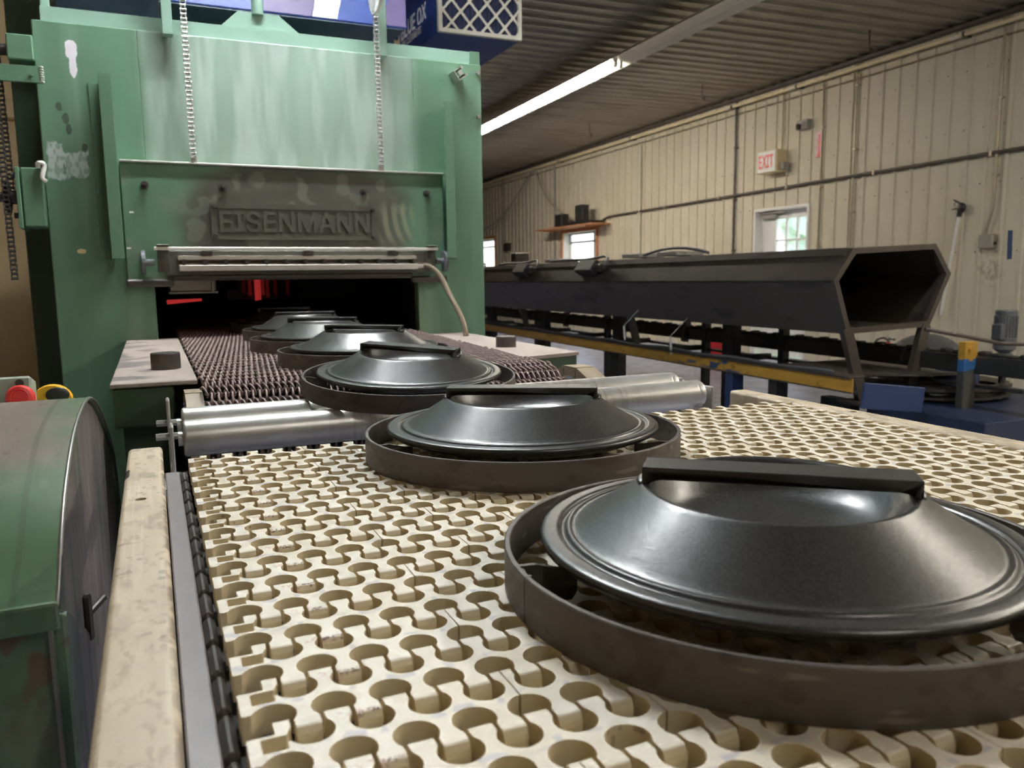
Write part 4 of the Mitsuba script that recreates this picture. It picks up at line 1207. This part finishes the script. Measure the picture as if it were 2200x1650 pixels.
# junction boxes on the slanted side and clutter on top
n1 = np.array([-(1.322 - 1.137), 0, 0.14])
n1 = np.array([-0.797, 0, 0.603])
for i_, (s, lab) in enumerate(((6.83, 'nearest grey switch box on the slanted side of the black hood'), (8.42, 'middle grey switch box on the slanted side of the black hood'), (10.1, 'farthest grey switch box on the slanted side of the black hood'))):
    kk = thing('switch_box', lab, 'electrical box', 'switch boxes on the hood')
    up = np.array([0.603, 0, 0.797])
    M = mat4([0, 1, 0], up, n1 * -1, [3.598, s, 1.23 + hz(s)])
    M2 = mat4([0, 1, 0], up, n1, [3.598, s, 1.232 + hz(s)])
    part(kk, 'box', room(tf(bx(-0.16, 0.16, -0.065, 0.065, 0.0, 0.09, 0.008), M2)), 'm_darksteel')
    part(kk, 'lid', room(tf(bx(-0.15, 0.15, -0.058, 0.058, 0.088, 0.1, 0.004), M2)), 'm_grey')
    part(kk, 'conduit_hub', room(tf(cat([cyl((-0.16, 0, 0.045), (-0.27, 0, 0.045), 0.04, 12), cyl((-0.27, 0, 0.045), (-0.31, 0.02, 0.02), 0.03, 10)]), M2)), 'm_darksteel')
    hpz = 1.33 + hz(s)
    part(kk, 'cable', room(tube(smooth_path([(3.56, s - 0.30, 1.25 + hz(s)), (3.62, s - 0.26, 1.32 + hz(s)), (3.72, s + 0.1, hpz + 0.03), (3.80, s + 0.8, hpz + 0.02), (3.82, s + 1.4, hpz + 0.012)], 24), 0.014, 8)), 'm_motor', True)
for s in (5.75, 6.35, 8.1):
    single('flat_cover_box', room(bx(3.82, 4.1, s, s + 0.30, 1.343 + hz(s), 1.38 + hz(s), 0.006)), 'm_grey', {5.75: 'nearest low grey cover box on top of the black hood', 6.35: 'second low grey cover box on top of the black hood', 8.1: 'farthest low grey cover box on top of the black hood'}[s], 'electrical box')
single('cable_arc', room(tube(smooth_path([(3.85, 6.3, 1.35), (3.85, 6.05, 1.385), (3.84, 5.75, 1.395), (3.83, 5.45, 1.37), (3.82, 5.3, 1.343)], 30), 0.012, 8)), 'm_motor', 'curved grey cable arching over the hood top', 'cable', smooth=True)
single('floodlight', room(cat([bx(3.95, 4.15, 9.6, 9.75, 1.33, 1.47, 0.01), cyl((4.05, 9.68, 1.30), (4.05, 9.68, 1.34), 0.02, 8)])), 'm_darksteel', 'dark lamp housing on top of the hood near the furnace corner', 'lamp')

cl = thing('carousel_conveyor', 'blue and yellow carousel conveyor running under the black hood', 'conveyor')
NT, FT = 3.50, 4.30
part(cl, 'near_rail', room(bx(NT - 0.012, NT, 3.45, 13.0, 0.500, 0.580, 0.003)), 'm_yellow', label='yellow near rail with chipped paint')
part(cl, 'rail_cap', room(cat([bx(NT - 0.03, NT + 0.09, 3.46, 13.0, 0.580, 0.592, 0.003), bx(NT - 0.014, NT + 0.09, 3.46, 13.0, 0.494, 0.502)])), 'm_darksteel')
wav = np.array([(NT + 0.0 + 0.012 * math.sin(s * 5), s, 0.601 + 0.006 * math.sin(s * 7.3)) for s in np.arange(3.6, 12.5, 0.08)])
part(cl, 'cable', room(tube(wav, 0.011, 6)), 'm_motor', True)
part(cl, 'far_rail', room(cat([bx(FT - 0.05, FT + 0.05, 2.2, 13.0, 0.585, 0.690, 0.004), bx(FT - 0.03, FT + 0.03, 3.0, 13.0, 0.50, 0.52)])), 'm_black')
lug = cat([bx(FT - 0.03, FT + 0.03, s, s + 0.055, 0.690, 0.705 + 0.006 * ((q * 7) % 3), 0.006) for q, s in enumerate(np.arange(2.3, 12.5, 0.085))])
part(cl, 'chain_lugs', room(lug), 'm_black', kind='stuff')
for s in (4.10, 4.55, 6.3, 7.9, 9.5, 11.0):
    part(cl, 'leg', room(bx(NT + 0.0, NT + 0.10, s, s + 0.08, 0.0, 0.50, 0.004)), 'm_bluepaint' if s == 4.55 else 'm_black')
part(cl, 'leg', room(bx(3.78, 3.86, 3.75, 4.0, 0.0, 0.39)), 'm_black')
for s in (5.2, 7.0, 8.8, 10.6, 12.3):
    part(cl, 'upright', room(bx(4.0, 4.08, s, s + 0.14, 0.0, 0.83 + hz(s))), 'm_black')
for s in (4.9, 5.9, 7.7, 9.6, 11.4):
    part(cl, 'upright', room(bx(4.24, 4.30, s, s + 0.06, 0.0, 0.83 + hz(s))), 'm_black')
for s in np.arange(4.2, 12, 0.9):
    part(cl, 'cross_tie', room(bx(NT + 0.05, FT, s, s + 0.05, 0.50, 0.545)), 'm_black')
part(cl, 'blue_side', room(tf(bx(0, 0.37, 0, 0.02, -0.145, 0, 0.004), np.linalg.multi_dot([trimesh.transformations.translation_matrix([3.46, 3.33, 0.575]), trimesh.transformations.rotation_matrix(math.radians(-14), [0, 0, 1]), trimesh.transformations.rotation_matrix(math.radians(6), [0, 1, 0])]))), 'm_bluepaint')
part(cl, 'deck', room(ext(Polygon([(3.60, 3.78), (3.90, 3.70), (4.15, 3.55), (4.8, 3.45), (4.9, 4.4), (3.60, 4.4)]), 0.545, 0.560)), 'm_darksteel')
wh = [(0.47 * (1 + 0.03 * (q % 2)) * math.cos(2 * PI * q / 48), 0.47 * (1 + 0.03 * (q % 2)) * math.sin(2 * PI * q / 48)) for q in range(48)]
whp = Polygon(wh).difference(unary_union([Point(0.30 * math.cos(a), 0.30 * math.sin(a)).buffer(0.10, 6) for a in np.arange(6) * PI / 3]))
part(cl, 'sprocket_wheel', room(mv(ext(whp, 0.455, 0.475), 4.50, 3.82)), 'm_darksteel')
part(cl, 'sprocket_wheel', room(mv(ext(whp, 0.405, 0.420), 4.50, 3.82)), 'm_darksteel')
part(cl, 'hub_drum', room(lathe([(0, 0.47), (0.13, 0.47), (0.13, 0.560), (0.122, 0.568), (0, 0.568)], 32, closed=False).apply_translation([4.52, 3.62, 0])), 'm_bluepaint', 30)
part(cl, 'base_cabinet', room(bx(3.86, 5.2, 2.9, 3.7, 0.0, 0.385, 0.006)), 'm_navydark')
part(cl, 'guard_rail', room(cat([tube([(3.97, 3.4, 0.850), (4.22, 3.32, 0.800), (4.45, 3.28, 0.755), (4.62, 3.22, 0.745), (5.1, 2.9, 0.735)], 0.012, 8)])), 'm_trimdark')
part(cl, 'guard_post', room(cat([bx(4.160, 4.262, 3.28, 3.33, 0.30, 0.775, 0.004), boltmesh((4.195, 3.28, 0.735), (0, -1, 0), 0.014, 0.01)])), 'm_post')
mt = [(0, 0.60), (0.05, 0.60), (0.05, 0.655), (0.095, 0.66), (0.105, 0.675), (0.06, 0.70), (0.09, 0.715), (0.125, 0.735), (0.125, 0.845), (0.118, 0.85), (0.118, 1.07), (0.12, 1.075), (0.12, 1.10), (0.112, 1.108), (0, 1.108)]
mo = thing('drive_motor', 'upright grey drive motor at the right edge behind the yellow post', 'motor')
mz = 0.945 / 1.108
mt = [(r * 0.52, 0.60 + (z - 0.60) * 0.66) for r, z in mt]
part(mo, 'body', room(lathe(mt, 28, closed=False).apply_translation([4.78, 3.5, 0])), 'm_motor', 35)
part(mo, 'shaft', room(cyl((4.78, 3.5, 0.40), (4.78, 3.5, 0.62), 0.022, 14)), 'm_darksteel', 30)
part(mo, 'terminal_box', room(bx(4.69, 4.735, 3.46, 3.53, 0.75, 0.85, 0.006)), 'm_motor')
part(mo, 'cooling_fins', room(cat([rotz(bx(0.055, 0.066, -0.0015, 0.0015, 0.765, 0.90), a) .apply_translation([4.78, 3.5, 0]) for a in range(0, 360, 15)])), 'm_motor')

# hanging white tags on the line
for (t, s, z0, z1, lab) in ((3.50, 6.05, 0.62, 0.74, 'white tag hanging left on the conveyor line, farther away'), (3.48, 5.30, 0.56, 0.70, 'white tag hanging on the conveyor line, nearer')):
    kk = thing('hanging_tag', lab, 'tag')
    part(kk, 'tag', room(rotx(bx(t, t + 0.003, s - 0.012, s + 0.012, z0, z1), -8, (t, s, z1))), 'm_white')
    part(kk, 'wire', room(cyl((t, s, z1), (t + 0.12, s - 0.05, z1 + 0.14), 0.003, 6)), 'm_steel')

# gray tank and fire extinguisher by the wall
single('dome_tank', room(tf(trimesh.creation.icosphere(4, 1.0), mat4([0.36, 0, 0], [0, 0.36, 0], [0, 0, 0.36], [5.75, 4.9, 0.30]))), 'm_motor', 'grey rounded tank top behind the conveyor beside the motor', 'tank', smooth=True)
fx = thing('fire_extinguisher', 'red fire extinguisher with black hose by the wall, seen under the hood', 'fire extinguisher')
ft, fs = 7.38, 6.80
part(fx, 'cylinder', room(lathe([(0, 0.0), (0.062, 0.0), (0.065, 0.01), (0.065, 0.30), (0.05, 0.34), (0.022, 0.355), (0.022, 0.38), (0, 0.38)], 24, closed=False).apply_translation([ft, fs, 0])), 'm_red', 40)
part(fx, 'valve', room(cat([bx(ft - 0.03, ft + 0.10, fs - 0.012, fs + 0.012, 0.40, 0.415, 0.003), cyl((ft, fs, 0.375), (ft, fs, 0.405), 0.015, 10), roty(bx(ft, ft + 0.11, fs - 0.01, fs + 0.01, 0.425, 0.435, 0.003), 20, (ft, fs, 0.43))])), 'm_motor')
part(fx, 'hose', room(tube(smooth_path([(ft - 0.02, fs, 0.41), (ft - 0.08, fs + 0.05, 0.42), (ft - 0.12, fs + 0.09, 0.36), (ft - 0.12, fs + 0.09, 0.25), (ft - 0.09, fs + 0.05, 0.13)], 20), 0.011, 8)), 'm_black', True)
single('red_canister', room(cat([cyl((6.6, 9.0, 0.0), (6.6, 9.0, 0.34), 0.16, 20), cyl((6.6, 9.0, 0.34), (6.6, 9.0, 0.40), 0.05, 12)])), 'm_red', 'red canister on the floor seen under the hood', 'canister')

# ================================================================== things on the right wall
cd = thing('wall_conduit', 'dark horizontal conduit running along the cream wall', 'conduit')
cz = lambda s: 2.359 + (2.28 - 2.359) * (s - 5.574) / (13.857 - 5.574)
pth = [(WALL - 0.035, s, cz(s)) for s in np.linspace(-2, 13.75, 30)] + [(WALL - 0.035, 13.95, cz(13.95) - 0.01), (WALL - 0.035, 14.35, 2.17), (WALL - 0.035, 14.45, 2.15)]
part(cd, 'pipe', room(tube(pth, 0.021, 8)), 'm_trimdark', True)
for s in (5.9, 7.4, 8.9, 10.4, 11.9):
    part(cd, 'strap', room(bx(WALL - 0.058, WALL - 0.001, s, s + 0.03, cz(s) - 0.03, cz(s) + 0.028, 0.003)), 'm_conduit')
pp = thing('ceiling_pipe', 'pale pipe running along the top of the cream wall', 'pipe')
part(pp, 'pipe', room(tube([(WALL - 0.11, s, 3.59) for s in np.linspace(-4, 26, 20)], 0.022, 10)), 'm_cream', True)
for s in (6.30, 8.75, 10.1, 13.0, 16):
    part(pp, 'coupling', room(cyl((WALL - 0.11, s, 3.59), (WALL - 0.11, s + 0.10, 3.59), 0.027, 12)), 'm_offwhite', 30)
    part(pp, 'clamp', room(bx(WALL - 0.14, WALL - 0.001, s - 0.06, s - 0.045, 3.565, 3.615)), 'm_darksteel')


def drop(s, z0, z1, label, r=0.014, bs='m_conduit', jog=None, off=0.03):
    kk = thing('conduit_drop', label, 'conduit', 'vertical conduits on the cream wall')
    pts = [(WALL - off, s, z) for z in np.linspace(z1, z0, 8)]
    if jog:
        pts += [(WALL - off, s + 0.01, z0 - 0.1), (WALL - off, s + jog, z0 - 0.28), (WALL - off, s + jog, z0 - 0.34)]
    part(kk, 'pipe', room(tube(pts, r, 8)), bs, True)
    for z in np.arange(z0 + 0.25, z1, 0.75):
        part(kk, 'strap', room(bx(WALL - off - r - 0.003, WALL - 0.001, s - 0.03, s + 0.03, z, z + 0.02, 0.002)), bs)
    return kk


drop(5.855, 1.88, 3.70, 'rightmost vertical conduit, ending at the grey junction box', 0.015, 'm_conduit', 0.06)
drop(7.745, 0.9, 3.70, 'vertical conduit left of the grabber on the wall')
drop(8.30, 0.5, 3.70, 'vertical conduit right of the door, behind the red sign', 0.012)
drop(9.05, 2.84, 3.70, 'short vertical conduit above the exit sign', 0.012)
drop(10.05, 0.5, 3.70, 'dark vertical conduit left of the door', 0.016, 'm_darksteel')
drop(12.75, 0.5, 3.45, 'pale vertical conduit between the door and the speakers', 0.028, 'm_offwhite')
drop(16.35, 0.5, 3.55, 'dark vertical conduit left of the speakers', 0.03, 'm_grey')
drop(19.45, 0.5, 3.55, 'vertical conduit near the farther window', 0.03, 'm_grey')

jb = thing('junction_box', 'grey junction box on the cream wall near the right edge', 'electrical box')
part(jb, 'box', room(bx(WALL - 0.075, WALL, 5.805, 5.965, 1.40, 1.54, 0.006)), 'm_conduit')
part(jb, 'cover', room(bx(WALL - 0.082, WALL - 0.074, 5.812, 5.958, 1.405, 1.535, 0.003)), 'm_grey')
part(jb, 'knockout', room(cyl((WALL - 0.04, 5.806, 1.45), (WALL - 0.04, 5.800, 1.45), 0.018, 12)), 'm_black')
single('tape_strip', room(rotx(bx(WALL - 0.003, WALL - 0.001, 5.645, 5.695, 1.285, 1.572), -2, (WALL, 5.67, 1.43))), 'm_tape', 'strip of blue tape on the cream wall at the right edge', 'tape')
gbx = thing('reach_grabber', 'reach grabber with black jaws and white shaft leaning on the wall', 'grabber')
GT = WALL - 0.05
part(gbx, 'shaft', room(cyl((GT, 6.375, 0.70), (GT, 6.228, 1.76), 0.015, 12)), 'm_white', 30)
part(gbx, 'head', room(cat([cyl((GT, 6.230, 1.745), (GT, 6.217, 1.83), 0.024, 12, 0.03), tf(trimesh.creation.icosphere(2, 1), mat4([0.03, 0, 0], [0, 0.045, 0], [0, 0, 0.055], [GT, 6.200, 1.835]))])), 'm_black')
part(gbx, 'jaw', room(cat([cyl((GT, 6.215, 1.875), (GT, 6.30, 1.925), 0.010, 8, 0.008)])), 'm_black')
part(gbx, 'jaw', room(cat([cyl((GT, 6.215, 1.832), (GT, 6.315, 1.827), 0.008, 8, 0.006)])), 'm_black')
part(gbx, 'grip_wire', room(tube(smooth_path([(GT, 6.28, 1.90), (GT - 0.02, 6.27, 1.86), (GT - 0.02, 6.23, 1.85)], 10), 0.005, 6)), 'm_steel')

ex = thing('exit_sign', 'white exit sign with red letters above the door', 'sign')
part(ex, 'housing', room(bx(WALL - 0.20, WALL - 0.02, 8.95, 9.345, 2.535, 2.835, 0.012)), 'm_cream')
part(ex, 'face', room(rotz(bx(WALL - 0.208, WALL - 0.198, 8.965, 9.33, 2.545, 2.825, 0.004), 0)), 'm_white')
et = meshkit.text_mesh('EXIT', 0.165, 0.003, bold=True)
eb = et.bounds
et.apply_translation([-eb[0][0], -eb[0][1], 0])
et.apply_scale([0.30 / (eb[1][0] - eb[0][0]), 1, 1])
part(ex, 'lettering', room(tf(et, mat4([0, -1, 0], [0, 0, 1], [-1, 0, 0], [WALL - 0.208, 9.30, 2.60]))), 'm_red')
part(ex, 'lamp_head', room(cat([bx(WALL - 0.14, WALL - 0.03, 9.35, 9.42, 2.62, 2.68, 0.01), bx(WALL - 0.14, WALL - 0.03, 8.88, 8.945, 2.56, 2.66, 0.01)])), 'm_grey')
sb = thing('wall_sensor', 'small grey emergency lamp box on the wall above the exit sign', 'lamp box')
part(sb, 'box', room(bx(WALL - 0.09, WALL, 8.50, 8.72, 3.035, 3.155, 0.01)), 'm_grey')
part(sb, 'lamp', room(cyl((WALL - 0.09, 8.66, 3.075), (WALL - 0.115, 8.67, 3.07), 0.04, 14)), 'm_darksteel', 30)
part(sb, 'lamp', room(bx(WALL - 0.092, WALL - 0.088, 8.51, 8.60, 3.05, 3.13)), 'm_darksteel')
rs = thing('red_sign', 'narrow red and white vertical sign on the wall right of the exit sign', 'sign')
part(rs, 'plate', room(bx(WALL - 0.028, WALL - 0.022, 8.31, 8.41, 2.65, 2.97)), 'm_red')
part(rs, 'panel', room(cat([bx(WALL - 0.031, WALL - 0.027, 8.362, 8.405, 2.69, 2.93), bx(WALL - 0.031, WALL - 0.027, 8.33, 8.405, 2.94, 2.962), bx(WALL - 0.031, WALL - 0.027, 8.375, 8.40, 2.66, 2.68)])), 'm_white')
part(rs, 'stripe', room(bx(WALL - 0.033, WALL - 0.030, 8.378, 8.390, 2.71, 2.91)), 'm_red')

sh = thing('speaker_shelf', 'wooden shelf above the window holding two black speakers', 'shelf')
part(sh, 'board', room(bx(WALL - 0.42, WALL - 0.001, 13.87, 16.6, 2.135, 2.162, 0.003)), 'm_wood')
for s in (14.2, 16.2):
    part(sh, 'bracket', room(bx(WALL - 0.38, WALL - 0.02, s, s + 0.03, 2.105, 2.135, 0.003)), 'm_wood')


def speaker(s0, s1, z0, z1, label):
    kk = thing('speaker', label, 'speaker', 'black speakers on the shelf')
    part(kk, 'cabinet', room(bx(WALL - 0.36, WALL - 0.20, s0, s1, z0, z1, 0.012)), 'm_black')
    part(kk, 'grille', room(bx(WALL - 0.368, WALL - 0.358, s0 + 0.02, s1 - 0.02, z0 + 0.02, z1 - 0.02, 0.003)), 'm_soot')


speaker(15.30, 15.66, 2.162, 2.432, 'left black speaker, lower on the wooden shelf')
speaker(14.38, 14.70, 2.222, 2.545, 'right black speaker, on a flat receiver on the wooden shelf')
single('stereo_receiver', room(bx(WALL - 0.40, WALL - 0.06, 14.02, 14.98, 2.162, 2.222, 0.006)), 'm_black', 'flat black receiver under the right speaker', 'receiver')
wl = single('hanging_cable', room(tube(smooth_path([(WALL - 0.1, 17.5, 3.55), (WALL - 0.15, 17.9, 3.25), (WALL - 0.2, 18.8, 2.75), (WALL - 0.2, 20.2, 2.42), (WALL - 0.2, 21.5, 2.33), (WALL - 0.2, 23.0, 2.4)], 40), 0.02, 8)), 'm_grey', 'grey cable sagging across the far wall beside the furnace', 'cable', smooth=True)
single('hanging_cable', room(tube(smooth_path([(WALL - 0.1, 17.2, 3.55), (WALL - 0.12, 16.9, 3.2), (WALL - 0.16, 16.3, 2.75), (WALL - 0.16, 15.5, 2.4), (WALL - 0.15, 14.95, 2.24)], 40), 0.014, 8)), 'm_grey', 'grey cable hanging down the wall to the speakers', 'cable', smooth=True)
pb = thing('pendant_box', 'small dark box on the wall beside the farther window', 'electrical box')
part(pb, 'box', room(bx(WALL - 0.1, WALL, 19.0, 19.3, 1.78, 1.98, 0.01)), 'm_darksteel')
# hooks in the ceiling
for s, t in ((6.9, 7.0), (9.5, 6.7), (12.6, 6.6)):
    hk_ = thing('ceiling_hook', {6.9: 'nearest thin wire hook hanging from the ceiling by the wall', 9.5: 'second thin wire hook hanging from the ceiling by the wall', 12.6: 'farthest thin wire hook hanging from the ceiling by the wall'}[s], 'hook')
    put(hk_, room(tube(smooth_path([(t, s, CEIL), (t, s, CEIL - 0.16), (t + 0.02, s, CEIL - 0.22), (t + 0.04, s, CEIL - 0.18)], 14), 0.008, 6)), 'm_darksteel')
